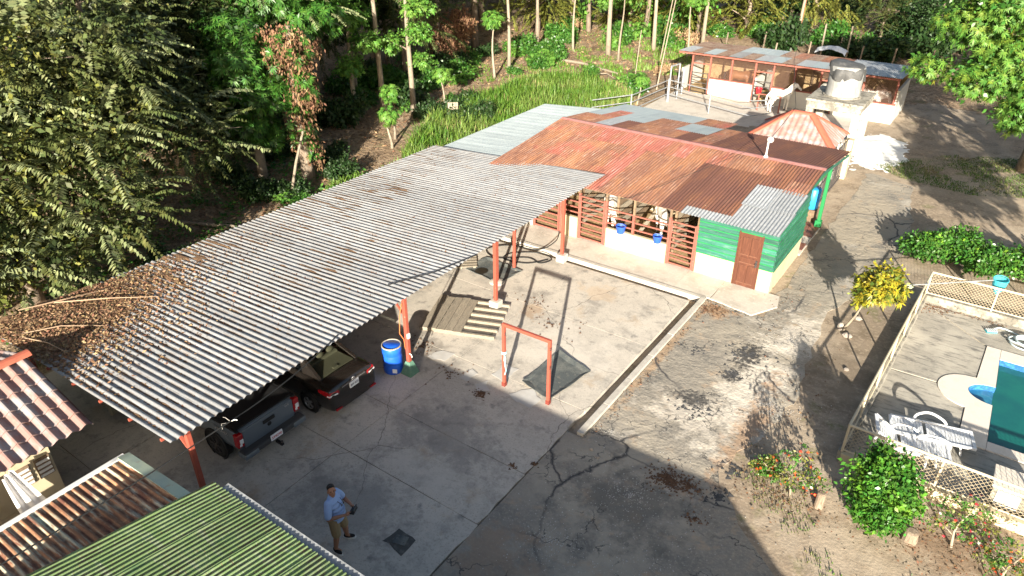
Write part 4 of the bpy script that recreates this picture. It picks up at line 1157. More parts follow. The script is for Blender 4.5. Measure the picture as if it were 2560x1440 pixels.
def greenhouse(parent, br, rr, rf, bf, paint, glassm, roofbulge=.04):
    """br, rr, rf, bf: (x, half width, z) base rear, roof rear, roof front, base front"""
    P = lambda q, s: Vector((q[0], s * q[1], q[2]))
    for s in (1, -1):
        for a, b, w in ((br, rr, .1), (rf, bf, .06), (rr, rf, .06)):
            MB().bar(P(a, s), P(b, s), w, .05).build('pillar', paint, parent, bevel=.01)
        MB().quad(P(br, s), P(bf, s), P(rf, s), P(rr, s)).build('side_window', glassm, parent)
        q0, q1 = Vector(P(br, s)).lerp(P(bf, s), .26), Vector(P(rr, s)).lerp(P(rf, s), .1)
        off = Vector((0, s * .012, 0))
        MB().quad(P(br, s) + off, q0 + off, q1 + off, P(rr, s) + off).build('quarter_panel', paint, parent)
        bx = (br[0] + bf[0]) / 2
        MB().bar((bx, s * (br[1] + .004), (br[2] + bf[2]) / 2), (bx, s * (rr[1] + .004), rr[2]), .07, .02).build('pillar', M['blacktrim'], parent)
    MB().quad(P(br, 1), P(rr, 1), P(rr, -1), P(br, -1)).build('rear_window', glassm, parent)
    MB().quad(P(bf, -1), P(rf, -1), P(rf, 1), P(bf, 1)).build('windscreen', glassm, parent)
    vs, fs = [], []
    nx, ny = 8, 8
    for i in range(nx + 1):
        for j in range(ny + 1):
            t, s = i / nx, j / ny * 2 - 1
            x = rr[0] - .03 + (rf[0] - rr[0] + .06) * t
            vs.append((x, s * (rr[1] + .02), rr[2] + (rf[2] - rr[2]) * t + .01 + roofbulge * (1 - s * s) * (1 - .6 * (2 * t - 1) ** 2)))
    for i in range(nx):
        for j in range(ny):
            a = i * (ny + 1) + j
            fs.append((a, a + ny + 1, a + ny + 2, a + 1))
    MB().add(vs, fs).build('roof', paint, parent, smooth=True)

sd = thing('sedan', 'dark bronze sedan parked under the carport, rear facing out', 'car', (-12.2, 10.02, .012), R(180))
def sec(w, zb, zs, zt, tw=None):
    tw = tw or w * .8
    return [(0, zb), (w * .86, zb), (w * .97, zb + .1), (w, (zb + zs) / 2), (w * .985, zs - .04), (w * .93, zs + .03), (tw * .9, zt - .01), (0, zt)]
loft([(-.06, sec(.6, .3, .5, .54)), (-.05, sec(.74, .27, .6, .66)), (.0, sec(.8, .24, .86, .95)), (.1, sec(.83, .21, .92, 1.03)), (.4, sec(.845, .2, .93, 1.03)), (.75, sec(.85, .2, .94, 1.02)), (2.0, sec(.85, .2, .93, .98)), (3.1, sec(.85, .2, .92, .98)), (3.6, sec(.84, .2, .86, .93)), (4.1, sec(.8, .2, .72, .82)), (4.32, sec(.66, .24, .55, .66)), (4.36, sec(.55, .3, .5, .55))], M['brownpaint'], 'body', sd)
greenhouse(sd, (.5, .64, 1.03), (1.3, .53, 1.43), (2.4, .53, 1.45), (3.2, .66, .97), M['brownpaint'], M['carglass'])
MB().box(.55, 1.15, -.56, .56, .99, 1.035).build('parcel_shelf', M['seatbeige'], sd)
MB().box(1.15, 1.35, -.58, .58, .7, 1.1).build('seat_back', M['seatbeige'], sd, bevel=.04)
for y in (-.36, .0, .36):
    MB().ell((1.22, y, 1.2), (.07, .13, .09)).build('headrest', M['seatbeige'], sd, smooth=True)
for y in (-.36, .36):
    MB().box(2.1, 2.3, y - .22, y + .22, .6, 1.2).build('front_seat', M['seatbeige'], sd, bevel=.05)
MB().box(.6, .68, -.08, .08, 1.036, 1.07).build('brake_light', M['seatbeige'], sd)
for s in (1, -1):
    t_ = MB().hexa([(-.03, s * .5, .74), (.02, s * .81, .74), (.42, s * .852, .82), (.1, s * .6, .8), (-.02, s * .5, .87), (.03, s * .8, .9), (.42, s * .84, .91), (.12, s * .6, .93)]).build('tail_light', M['taillens'], sd, bevel=.015)
    MB().hexa([(-.034, s * .56, .785), (.012, s * .815, .785), (.1, s * .83, .79), (.05, s * .6, .79), (-.034, s * .56, .82), (.012, s * .812, .82), (.1, s * .827, .82), (.05, s * .6, .82)]).build('reverse_lens', M['clearlens'], t_)
    MB().box(-.085, -.04, s * .62 - .1, s * .62 + .1, .33, .37).build('reflector', M['taillens'], sd)
    for xw in (.84, 3.4):
        arch(sd, xw, s * .834, .35, s)
        wheel(sd, xw, s * .785, .3, .19, s)
MB().box(-.05, -.01, -.42, .42, .905, .93).build('trim_strip', M['chrome'], sd)
pt = MB().box(-.062, -.03, -.155, .155, .73, .89).build('number_plate', M['plate'], sd)
def letters(s, size, m, parent, loc, rot):
    me = text_mesh(s, size); me.materials.clear(); me.materials.append(M[m])
    return link('lettering', me, None, parent, loc, rot)
RB = (R(90), 0, R(-90))       # text standing on a rear face that looks to local -x
letters('BFF·925', .085, 'plateblue', pt, (-.066, 0, .81), RB)
MB().tube([(-.03, .055 * math.cos(t), .965 + .037 * math.sin(t)) for t in np.linspace(0, 6.28, 16)], .007, 5, cap=False).build('emblem', M['chrome'], sd)
MB().tube([(-.03, .022 * math.cos(t), .965 + .034 * math.sin(t)) for t in np.linspace(0, 6.28, 12)], .006, 5, cap=False).build('emblem', M['chrome'], sd)

pk = thing('pickup_truck', 'blue grey pickup with black bed cover under the carport', 'truck', (-12.55, 7.62, .012), R(180))
loft([(.1, sec(.8, .55, 1.0, 1.13)), (.12, sec(.88, .5, 1.06, 1.17)), (.3, sec(.915, .48, 1.08, 1.18)), (1.6, sec(.925, .45, 1.08, 1.18)), (3.2, sec(.925, .45, 1.06, 1.14)), (4.0, sec(.92, .45, 1.04, 1.14)), (4.9, sec(.86, .48, .92, 1.05)), (5.15, sec(.72, .52, .8, .92))], M['greypaint'], 'body', pk)
MB().box(.1, .13, -.74, .74, .62, 1.14).build('tailgate', M['greypaint'], pk, (-.045, 0, 0), bevel=.015)
MB().prism([(.16, -.8), (.16, .8), (1.62, .8), (1.62, -.8)], 1.165, 1.2).build('bed_cover', M['blacktrim'], pk, bevel=.012)
MB().box(.1, 1.6, .8, .87, 1.13, 1.19).build('bed_rail', M['blacktrim'], pk)
MB().box(.1, 1.6, -.87, -.8, 1.13, 1.19).build('bed_rail', M['blacktrim'], pk)
greenhouse(pk, (1.7, .7, 1.16), (1.95, .62, 1.72), (3.2, .62, 1.74), (4.0, .72, 1.12), M['greypaint'], M['carglass'])
bp_ = MB().hexa([(-.14, -.9, .46), (.12, -.9, .46), (.12, .9, .46), (-.14, .9, .46), (-.14, -.9, .62), (.12, -.9, .62), (.12, .9, .62), (-.14, .9, .62)]).build('bumper', mat('dark bumper plastic', (.045, .046, .048), .6), pk, bevel=.03)
for s in (1, -1):
    MB().box(-.16, .16, s * .72 - .2, s * .72 + .2, .44, .6).build('bumper_end', M['greypaint'], bp_, bevel=.04)
    tl = MB().box(.04, .2, s * .835 - .085, s * .835 + .085, .72, 1.1).build('tail_light', M['taillens'], pk, bevel=.02)
    MB().box(.03, .1, s * .83 - .07, s * .83 + .03, .82, .95).build('reverse_lens', M['clearlens'], tl, bevel=.01)
    MB().box(.03, .1, s * .83 - .02, s * .83 + .05, .76, .82).build('reverse_lens', M['clearlens'], tl, bevel=.01)
    for xw in (1.02, 4.2):
        arch(pk, xw, s * .915, .45, s)
        wheel(pk, xw, s * .82, .385, .25, s, 'darksteel', 6)
    letters('PRO-4X', .14, 'alloy', pk, (.62, s * .93, 1.02), (R(90), 0, R(180) if s > 0 else 0))
hd = MB().box(.02, .06, -.17, .17, .97, 1.06).build('handle', M['blacktrim'], pk, bevel=.01)
MB().lathe([(.05, 0), (.06, .012), (.045, .022)], 20).build('emblem', M['blacktrim'], pk, (.056, 0, .88), (0, R(-90), 0))
letters('4x4', .09, 'alloy', pk, (.052, -.56, 1.06), RB)
pt = MB().box(-.165, -.142, -.17, .17, .53, .69).build('number_plate', M['plate'], pk)
letters('599290', .1, 'platered', pt, (-.168, 0, .605), RB)
hb = MB().bar((-.1, 0, .4), (-.34, 0, .4), .07, .06).build('tow_bar', M['blacktrim'], pk)
MB().ell((-.32, 0, .48), (.035, .035, .035)).build('tow_ball', M['darksteel'], hb, smooth=True)

# ------------------------------------------------------------------ buckets
def bucket(lb, loc, m, r=.16, h=.28, group=None):
    b = thing('feed_bucket', lb, 'bucket', loc, 0, group)
    MB().lathe([(r * .72, 0), (r * .74, .0), (r * .95, h * .85), (r * 1.06, h * .87), (r * 1.06, h), (r * .96, h), (r * .7, .03)], 20).build('tub', M[m], b)
    MB().tube([(-r, 0, h), (-r * .5, -.05, h + .09), (r * .5, -.05, h + .09), (r, 0, h)], .006, 5).build('bail', M['galv'], b)
    return b
bucket('blue feed bucket on the stall wall nearest the grey gate post', (-10.62, 22.32, .84), 'bluebucket', .19, .3, 'blue feed buckets on the stall wall')
bucket('blue feed bucket hung low beside the gate at the green tack room', (-9.12, 22.32, .86), 'bluebucket', .17, .28, 'blue feed buckets on the stall wall')
bucket('red feed bucket hooked on the far stable gate', (-13.1, 45.78, .68), 'redbucket', .2, .34)
bl = thing('water_drum', 'bright blue barrel half hidden on the porch behind the green post', 'drum', (-5.55, 29.75, 0))
MB().box(-.3, .3, -.3, .3, 0, .5).build('stand', M['darkwood'], bl)
MB().lathe([(.27, .5), (.29, .54), (.29, 1.35), (.26, 1.38)], 20).build('body', mat('sky blue plastic', (.02, .25, .62), .4), bl, smooth=True)

# ------------------------------------------------------------------ overhead wires
def wire(name, lb, pts, r=.012, m='cable', sag=.12):
    mb = MB()
    for a, b in zip(pts[:-1], pts[1:]):
        a, b = Vector(a), Vector(b)
        mb.tube([a.lerp(b, t) - Vector((0, 0, sag * 4 * t * (1 - t))) for t in np.linspace(0, 1, 9)], r, 5)
    return tag(mb.build(name, M[m]), lb, 'wire')
wire('overhead_wire', 'black overhead wire from the green roof to the carport roof', [(-10.1, -1.5, 4.05), (-10.6, 5.6, 3.35), (-11.75, 9.4, 2.86)], .014)
wire('roof_wire', 'dark wire lying over the edge of the carport roof', [(-12.55, 11.88, 2.80), (-11.9, 13.2, 2.84), (-11.6, 14.7, 2.83)], .014, sag=0)
wire('stable_wire', 'thin wire crossing above the rusty stable roof', [(-12.0, 20.6, 2.66), (-10.06, 21.6, 2.62), (-7.2, 27.4, 3.62)], .008, sag=.02)
wire('far_wire', 'thin wire from the ridge lamp towards the far stable', [(-7.15, 27.42, 3.7), (-7.9, 33.9, 3.4), (-11.0, 44.5, 3.2), (-14.5, 60, 6.5)], .012, sag=.05)
ic = thing('wire_tie', 'loose grey wire ends tied to the overhead wire', 'wire', (-10.62, 5.62, 3.33))
MB().tube([(0, 0, 0), (.05, .07, .02), (.08, .1, .0)], .011, 5).build('insulator', M['whitepaint'], ic)
MB().tube([(0, 0, 0), (-.12, -.02, .05), (-.2, -.02, .02)], .006, 4).build('wire_end', M['greycable'], ic)
MB().tube([(0, -.05, 0), (-.02, -.18, .05), (.05, -.22, -.02)], .006, 4).build('wire_end', M['greycable'], ic)

# ------------------------------------------------------------------ hut laundry
cl = thing('hanging_cloth', 'white cloth hanging from the hut eave', 'cloth', (-14.35, 3.0, 0))
vs, fs = [], []
for i in range(13):
    for j in range(9):
        u, v = i / 12, j / 8
        vs.append((.05 * math.sin(u * 14) + .25 * v * v, -.32 + u * (.22 + .35 * v), 2.05 - 1.15 * v + .1 * u))
for i in range(12):
    for j in range(8):
        a = i * 9 + j
        fs.append((a, a + 1, a + 10, a + 9))
MB().add(vs, fs).build('sheet', M['cloth'], cl, smooth=True)
tb = thing('wash_tub', 'black tub with pale laundry beside the hut wall', 'tub', (-14.05, 3.35, 0))
MB().lathe([(.3, 0), (.36, .5), (.39, .52), (.36, .54), (.3, .1)], 18).build('tub', M['blacktrim'], tb)
MB().ell((0, 0, .5), (.28, .24, .13)).build('laundry', M['cloth'], tb, smooth=True)
bn = thing('pale_bench', 'pale slab bench half hidden under the near end of the carport', 'bench', (-16.9, 6.3, 0), R(20))
MB().box(-.6, .6, -.2, .2, .4, .46).build('seat', M['cream'], bn)
for x in (-.5, .42):
    MB().box(x, x + .09, -.17, .17, .01, .4).build('leg', M['cream'], bn)

# ================================================================== POOL
pd = bpy.data.objects.new('pool_deck', None); col.objects.link(pd); pd['kind'] = 'structure'
bulge = [(1.45 + .82 * math.cos(t), 20.25 + .82 * math.sin(t)) for t in np.linspace(R(96), R(264), 17)]
D = .03
poly_plate('slab', [(-.42, 24.93), (1.6, 23.12), (7.2, 23.12), (7.2, 24.93)], -.3, D, M['deckconcrete'], pd)
poly_plate('slab', [(-.46, 24.88), (-.66, 20.22), (.62, 20.26)] + bulge[:9][::-1] + [(1.5, 21.12), (1.58, 23.06)], -.3, D + .003, M['deckconcrete'], pd)
poly_plate('slab', [(-.68, 20.16), (-.88, 15.45), (7.2, 15.45), (7.2, 17.82), (1.38, 17.82), (1.38, 19.4)] + bulge[9:][::-1][:-1] + [(.62, 20.2)], -.3, D, M['deckconcrete'], pd)
win = [(2.0 + .63 * math.cos(t), 20.4 + .48 * math.sin(t)) for t in np.linspace(R(90), R(270), 15)]
Z = .055
pool_out = [(1.97, 22.5), (2.0, 20.88)] + win[1:-1] + [(2.0, 19.92), (2.02, 18.2)]
left = [(1.6, 23.1), (1.52, 21.09)] + bulge[1:-1] + [(1.4, 19.42), (1.4, 17.84)]
poly_plate('coping', left + [(2.02, 17.84), (2.02, 18.2)] + [(2.0, 19.92)] + win[1:-1][::-1] + [(2.0, 20.88), (1.97, 22.5), (1.97, 23.1)], -.35, Z, M['copingwhite'], pd)
poly_plate('coping', [(2.03, 17.84), (7.2, 17.84), (7.2, 18.2), (2.03, 18.2)], -.35, Z, M['copingwhite'], pd)
poly_plate('coping', [(1.98, 22.5), (7.2, 22.5), (7.2, 23.1), (1.98, 23.1)], -.35, Z, M['copingwhite'], pd)
def shell(poly, z0, z1, m, name):
    mb = MB(); n = len(poly)
    mb.add([(x, y, z0) for x, y in poly] + [(x, y, z1) for x, y in poly], [(i, (i + 1) % n, n + (i + 1) % n, n + i) for i in range(n)])
    return mb.build(name, m, pd)
pool_poly = [(6.9, 22.5), (1.97, 22.5), (2.0, 20.88)] + win[1:-1] + [(2.0, 19.92), (2.02, 18.2), (6.9, 18.2)]
shell([(x + (.01 if x < 5 else 0), y + (.01 if y < 19 else -.01 if y > 22 else 0)) for x, y in pool_poly], -1.6, -.17, M['pooltile'], 'pool_wall')
shell([(x + (.012 if x < 5 else 0), y + (.012 if y < 19 else -.012 if y > 22 else 0)) for x, y in pool_poly], -.2, .05, M['bluetile'], 'tile_band')
MB().box(1.9, 7.0, 18.1, 22.6, -1.62, -1.6).build('pool_floor', M['pooltile'], pd)
MB().box(1.3, 2.0, 19.85, 20.95, -.75, -.5).build('pool_step', mat('pale blue step', (.1, .33, .5), .6, layers=[(3, (.16, .42, .58), .45, .6)]), pd)
for i in range(2):
    MB().box(2.0, 2.5 - i * .0, 18.8 + i * .55, 19.25 + i * .55, -1.1 + i * .3, -1.0 + i * .3).build('pool_step', M['pooltile'], pd)
wme = MB().add([(x, y, -.13) for x, y in pool_poly], [tuple(range(len(pool_poly)))[::-1]]).mesh('pool_water')
if wme.polygons[0].normal.z < 0: wme.flip_normals()
sp_poly = [(2.0, 20.86)] + win[1:-1] + [(2.0, 19.94)]
MB().add([(x, y, -.12) for x, y in sp_poly], [tuple(range(len(sp_poly)))]).build('spa_water', M['spawater'], pd)
wt = link('pool_water', wme, M['water']); wt['kind'] = 'structure'

# fence round the pool
pf2 = thing('pool_fence', 'cream pipe and diamond wire fence on a low wall round the pool', 'fence')
runs = [((-.9, 15.4), (-.45, 25.0), 6), ((-.45, 25.0), (7.2, 24.95), 4), ((-.9, 15.4), (7.2, 15.3), 4)]
for ri, (a, b, npst) in enumerate(runs):
    A, B = Vector((*a, 0)), Vector((*b, 0))
    d = (B - A).normalized(); s = Vector((-d.y, d.x, 0)) * .09
    zt = .3
    MB().hexa([A - s - Vector((0, 0, .15)), B - s - Vector((0, 0, .15)), B + s - Vector((0, 0, .15)), A + s - Vector((0, 0, .15)), A - s + Vector((0, 0, zt)), B - s + Vector((0, 0, zt)), B + s + Vector((0, 0, zt)), A + s + Vector((0, 0, zt))]).build('low_wall', M['stained' if ri != 2 else 'cream'], pf2, bevel=.015)
    up = Vector((0, 0, 1))
    MB().tube([A + up * 1.13, B + up * 1.13], .032, 8).build('top_rail', M['creampipe'], pf2)
    MB().tube([A + up * .36, B + up * .36], .02, 6).build('bottom_rail', M['creampipe'], pf2)
    for k in range(npst + 1):
        if ri and k == 0: continue
        q = A.lerp(B, k / npst)
        MB().tube([q + up * .3, q + up * 1.13], .03, 8).build('post', M['creampipe'], pf2)
    L2 = (B - A).length
    o_ = diamond(A + up * .36, d, up, L2, .76, .11, .0075).build('wire_mesh', M['meshwire'], pf2)
    o_['kind'] = 'stuff'

# loungers
def lounger(lb, loc, rz, back):
    t = thing('sun_lounger', lb, 'lounger', loc, rz, 'white plastic loungers by the pool')
    Wd, zt = .33, .34
    piv = .75
    def pt(x, y, z=0):
        if x < piv:
            dx = piv - x
            return (piv - dx * math.cos(back), y, zt + z + dx * math.sin(back))
        return (x, y, zt + z - .03 * max(0, (x - 1.5)))
    for s in (1, -1):
        for x0, x1 in ((.0, piv), (piv, 1.9)):
            MB().bar(pt(x0, s * Wd), pt(x1 - .01, s * Wd), .06, .07).build('side_rail', M['whiteplastic'], t, bevel=.012)
        pts = [(.55, s * .36, zt - .02), (.62, s * .44, zt + .12), (.85, s * .47, zt + .22), (1.1, s * .46, zt + .16), (1.3, s * .42, zt + .02), (1.36, s * .4, .02)]
        wav(pts, .036, mb := MB(), 6, 5)
        mb.build('armrest', M['whiteplastic'], t, smooth=True)
        MB().tube([(.4, s * .3, zt - .02), (.3, s * .34, .03)], .03, 6).build('leg', M['whiteplastic'], t)
        MB().tube([(1.55, s * .3, zt - .04), (1.62, s * .32, .03)], .028, 6).build('leg', M['whiteplastic'], t)
    n = 26
    for k in range(n):
        x = .03 + k * (1.86 / n)
        if abs(x - piv) < .03: continue
        w = .063
        a0, a1, b0, b1 = pt(x, -Wd + .03), pt(x, Wd - .03), pt(x + w, -Wd + .03), pt(x + w, Wd - .03)
        MB().hexa([Vector(a0) - Vector((0, 0, .015)), Vector(b0) - Vector((0, 0, .015)), Vector(b1) - Vector((0, 0, .015)), Vector(a1) - Vector((0, 0, .015)), a0, b0, b1, a1]).build('slat', M['whiteplastic'], t)
    for x in (.0, 1.86):
        a = Vector(pt(x, -Wd)); b = Vector(pt(x, Wd))
        MB().bar(a, b, .08, .04).build('end_rail', M['whiteplastic'], t, bevel=.01)
    return t
lounger('white plastic lounger lying flat nearest the pool', (-.12, 17.12, .034), R(14), 0.0)
lounger('white plastic lounger with its backrest raised beside the wire fence', (-.55, 16.25, .034), R(15), R(38))
cb = thing('pool_cabinet', 'pale box cabinet behind the wire fence at the right edge', 'cabinet', (2.2, 15.75, .03))
MB().box(0, 1.2, 0, .7, 0, .62).build('carcass', M['stained'], cb)
MB().box(-.04, 1.25, -.05, .75, .622, .68).build('top', M['copingwhite'], cb, bevel=.01)
MB().box(.1, .55, -.02, -.002, .1, .55).build('door', M['whitepaint'], cb)

hs = MB()
pts = []
for k in range(70):
    t = k * .36
    r_ = .42 + .1 * math.sin(k * .21) - k * .0012
    pts.append((2.62 + r_ * 1.1 * math.cos(t) + .1 * math.sin(k * .11), 23.85 + r_ * .8 * math.sin(t) - .12 * math.sin(k * .2), .06 + .002 * k))
hs.tube(pts + [(2.0, 24.45, .08), (1.8, 24.4, .1), (1.68, 24.22, .1)], .028, 6)
hose = tag(hs.build('pool_hose', M['hose'], smooth=True), 'pale blue vacuum hose coiled on the pool deck', 'hose')
br_ = thing('vacuum_head', 'blue and white vacuum brush head at the hose end', 'brush', (1.62, 24.1, .035), R(30))
MB().box(-.16, .16, -.07, .07, 0, .05).build('plate', M['net'], br_)
for k in range(5):
    MB().box(-.15 + k * .065, -.11 + k * .065, -.08, .08, .052, .08).build('bristle_row', M['whiteplastic'], br_)
nt_ = thing('pool_net', 'turquoise leaf net on a long pole resting on the fence rails', 'net', (0, 0, 0))
MB().tube([(-1.6, 22.9, 1.185), (1.25, 25.42, 1.185)], .016, 6).build('pole', M['galv'], nt_)
MB().tube([(1.45 + .22 * math.cos(t), 25.58 + .2 * math.sin(t), 1.2 + .05 * math.sin(t)) for t in np.linspace(0, 6.28, 16)], .014, 5, cap=False).build('hoop', M['net'], nt_)
MB().lathe([(.215, 1.2), (.2, 1.0), (.15, .85), (.09, .72), (.02, .62)], 16, (1.45, 25.58, 0), cap=False).build('bag', M['net'], nt_)

# far things by the back stable
ts = thing('plastic_heap', 'heap under white plastic sheet behind the far stable', 'heap', (-12.2, 60, .6))
vs, fs = [], []
for i in range(14):
    for j in range(8):
        x, y = -1.1 + i * .17, -.6 + j * .17
        vs.append((x, y, max(0, .75 - .35 * (x * x * .7 + y * y * 1.6)) + rnd.uniform(-.05, .08)))
for i in range(13):
    for j in range(7):
        a = i * 8 + j
        fs.append((a, a + 8, a + 9, a + 1))
MB().add(vs, fs).build('sheet', M['sacking'], ts, smooth=True)
for x in (-.9, 1.0):
    MB().bar((x, .6, -.6), (x, .6, 2.2), .1, .1).build('stake', M['palebark'], ts)
up_ = thing('utility_pole', 'rust streaked utility pole behind the far stable', 'pole', (-16.2, 64.9, 0))
MB().tube([(0, 0, -.3), (.1, .2, 5), (.2, .3, 11)], [.14, .12, .09], 10).build('shaft', M['palebark'], up_)
MB().tube([(.16, .0, 0), (.26, .18, 10)], .03, 5).build('conduit', M['redrail'], up_)
for (x, y, x2, y2, h, r_, lb) in ((-19.85, 45.4, -19.4, 46.2, 6.2, .05, 'tall thin pole standing just left of the far stable'), (-23.5, 53.9, -22.9, 54.5, 7, .05, 'thin pole farthest up the bare slope'), (-20.9, 44.0, -21.6, 46.0, 3.6, .04, 'short leaning pole beside the tall grass')):
    tag(MB().tube([(x, y, -.2), (x2, y2, h)], [r_, r_ * .6], 7).build('bamboo_pole', M['palebark']), lb, 'pole', 'thin poles on the bare slope')
for k, (x, y) in enumerate(((-15.9, 58), (-13.9, 60), (-12.3, 63), (-10.2, 60.5), (-8, 61), (-5.6, 62), (-3, 63), (-18, 62), (-20.5, 60))):
    tag(MB().tube([(x, y, 0), (x + .08, y, 1.5)], [.07, .06], 6).build('fence_post', M['bark']), 'short wooden fence post in the field behind the far stable', 'post', 'field fence posts')
for lb, pts, r_ in (('long pale fallen trunk on the bare slope', [(-30.6, 48.9, .15), (-27.5, 48.6, .2), (-23.9, 47.5, .12)], .11),
                    ('thin grey fallen trunk beside the left trees', [(-27, 14, .12), (-24.5, 15, .2), (-22.4, 15.8, .1)], .08),
                    ('dead branch in front of the pale fallen trunk', [(-26, 46.0, .1), (-24.2, 46.4, .3), (-22.8, 45.6, .1)], .05)):
    tag(MB().tube(pts, [r_, r_ * .9, r_ * .6], 8).build('fallen_log', M['palebark']), lb, 'log')
bd = thing('wooden_board', 'pale upright wooden board at the edge of the tall grass', 'board', (-26.3, 31.6, 0), R(40))
MB().tube([(0, 0, 0), (0, 0, 1.2)], .05, 6).build('stake', M['bark'], bd)
for k in range(4):
    MB().box(-.3 + k * .15, -.16 + k * .15, -.09, -.055, .55, 1.25).build('plank', M['wood'], bd)
# stones and stumps
def stone(lb, loc, s, seed, m='stone'):
    r = random.Random(seed)
    mb = MB().ell((0, 0, s[2] * .6), s, 9, 6)
    mb.v = [(x * r.uniform(.85, 1.15), y * r.uniform(.85, 1.15), z * r.uniform(.9, 1.1)) for x, y, z in mb.v]
    return tag(mb.build('stone', M[m], None, loc), lb, 'stone', 'loose stones')
for lb, loc, s, sd_ in (('pale stone at the foot of the yellow croton', (-2.05, 21.25, 0), (.15, .11, .09), 1), ('broken pale block beside the croton stem', (-2.32, 21.6, 0), (.13, .12, .14), 2),
                        ('small pale stone behind the croton', (-2.0, 22.5, 0), (.12, .1, .08), 3), ('pale stone near the pool fence shadow', (-1.65, 19.4, 0), (.08, .06, .05), 4),
                        ('white chip of rubble at the end of the drain kerb', (-6.1, 12.2, .0), (.06, .05, .04), 5), ('second white chip of rubble near the drain kerb', (-5.85, 12.05, .0), (.06, .04, .03), 6)):
    stone(lb, loc, s, sd_)
for lb, loc, r_, h in (('short cut post beside the orange flowering shrub', (-.92, 13.55, 0), .1, .42), ('low stone block beside the clipped green bush', (.95, 13.7, 0), .15, .28)):
    tag(MB().lathe([(r_ * 1.1, 0), (r_, h * .5), (r_ * .95, h), (r_ * .6, h + .02)], 12).build('stump', M['bark'], None, loc), lb, 'stump')
# ================================================================== PEOPLE AND ANIMALS
def blob(name, mb, m, parent, voxel, smooth=3, loc=None, rot=None):
    o = mb.build(name, m, parent, loc, rot)
    r = o.modifiers.new('remesh', 'REMESH'); r.mode = 'VOXEL'; r.voxel_size = voxel; r.use_smooth_shade = True
    if smooth:
        s = o.modifiers.new('smooth', 'SMOOTH'); s.iterations = smooth; s.factor = .5
    return o

def limb(mb, pts, rs, n=10):
    mb.tube(pts, list(rs), n)
    for p, r in zip(pts, rs):
        mb.ell(p, (r, r, r), 10, 6)
    return mb

man = thing('person', 'man in pale blue t-shirt and khaki shorts holding a drone controller', 'person', (-9.05, 6.5, .014), R(22))
# faces local +x ; y to his left
hipL, hipR = Vector((0, .11, .92)), Vector((0, -.11, .92))
kL, kR = Vector((.06, .17, .5)), Vector((.03, -.14, .5))
aL, aR = Vector((.04, .24, .09)), Vector((-.03, -.17, .09))
shL, shR = Vector((-.02, .2, 1.43)), Vector((-.02, -.2, 1.43))
elL, elR = Vector((.05, .31, 1.16)), Vector((.02, -.33, 1.15))
haL, haR = Vector((.36, .11, 1.17)), Vector((.36, -.11, 1.17))
b = MB()
for h, k, a in ((hipL, kL, aL), (hipR, kR, aR)):
    limb(b, [h, h.lerp(k, .5), k, k.lerp(a, .35), a], [.095, .085, .062, .066, .042])
    limb(b, [a, a + Vector((.09, .01, -.04))], [.04, .035])
for s, e, h in ((shL, elL, haL), (shR, elR, haR)):
    limb(b, [s, s.lerp(e, .5), e, e.lerp(h, .3), e.lerp(h, .82)], [.062, .055, .045, .046, .03])
    d = (h - e).normalized()
    w = e + (h - e) * .84
    b.ell(w + d * .045, (.05, .034, .03), 10, 6)
    sy = 1 if s.y > 0 else -1
    for f in range(4):
        st_ = w + d * .075 + Vector((-.012 + f * .0, 0, .028 - f * .019))
        b.tube([st_, st_ + d * .035 + Vector((.012, -sy * .012, 0)), st_ + d * .035 + Vector((.03, -sy * .045, -.004))], [.0095, .0085, .007], 6)
    th = w + d * .03 + Vector((0, -sy * .01, .03))
    b.tube([th, th + Vector((.02, -sy * .025, .018)), th + Vector((.045, -sy * .045, .012))], [.011, .01, .008], 6)
limb(b, [Vector((0, 0, .95)), Vector((.02, 0, 1.15)), Vector((-.01, 0, 1.36)), Vector((-.015, 0, 1.47))], [.12, .11, .09, .06])
# neck and head, turned to the camera and tipped up
hc = Vector((.0, 0, 1.625))
limb(b, [Vector((-.015, 0, 1.45)), Vector((-.005, -.005, 1.56))], [.062, .056])
hm = Euler((0, R(-28), R(-48)), 'XYZ').to_matrix()
H = lambda x, y, z: hc + hm @ Vector((x, y, z))
b.ell(H(0, 0, .03), (.098, .078, .108), 14, 10, hm)
b.ell(H(.028, 0, -.045), (.07, .062, .075), 12, 8, hm)
b.ell(H(.1, 0, -.015), (.02, .014, .028), 8, 6, hm)
b.ell(H(.088, 0, -.032), (.018, .022, .012), 8, 6, hm)
b.ell(H(.085, 0, -.062), (.014, .028, .009), 8, 6, hm)
b.ell(H(.05, 0, -.1), (.035, .035, .025), 8, 6, hm)
for s in (1, -1):
    b.ell(H(-.005, s * .08, -.005), (.022, .012, .034), 8, 6, hm)
    b.ell(H(.078, s * .034, .035), (.02, .03, .012), 8, 6, hm)
body = blob('body', b, M['skin'], man, .0075, 2)
hr = MB()
hr.ell(H(-.02, 0, .075), (.1, .084, .08), 14, 8, hm)
hr.ell(H(-.055, 0, .03), (.062, .078, .085), 12, 8, hm)
hr.ell(H(.05, 0, .115), (.05, .06, .026), 10, 6, hm)
blob('hair', hr, M['hair'], man, .009, 1)
for s in (1, -1):
    MB().ell(H(.0885, s * .034, .012), (.009, .014, .0075), 8, 6, hm).build('eye', M['blacktrim'], man)
MB().ell(H(.094, 0, -.066), (.006, .022, .004), 8, 6, hm).build('mouth', mat('lips', (.2, .07, .055), .6), man)
t = MB()
for z, rx, ry, x in ((.9, .155, .2, .03), (1.0, .17, .205, .045), (1.1, .175, .2, .045), (1.2, .165, .195, .035), (1.3, .15, .2, .02), (1.38, .13, .2, .0), (1.44, .1, .17, -.01)):
    t.ell((x, 0, z), (rx, ry, .09), 14, 8)
limb(t, [Vector((-.015, 0, 1.45)), Vector((-.01, 0, 1.51))], [.085, .072])
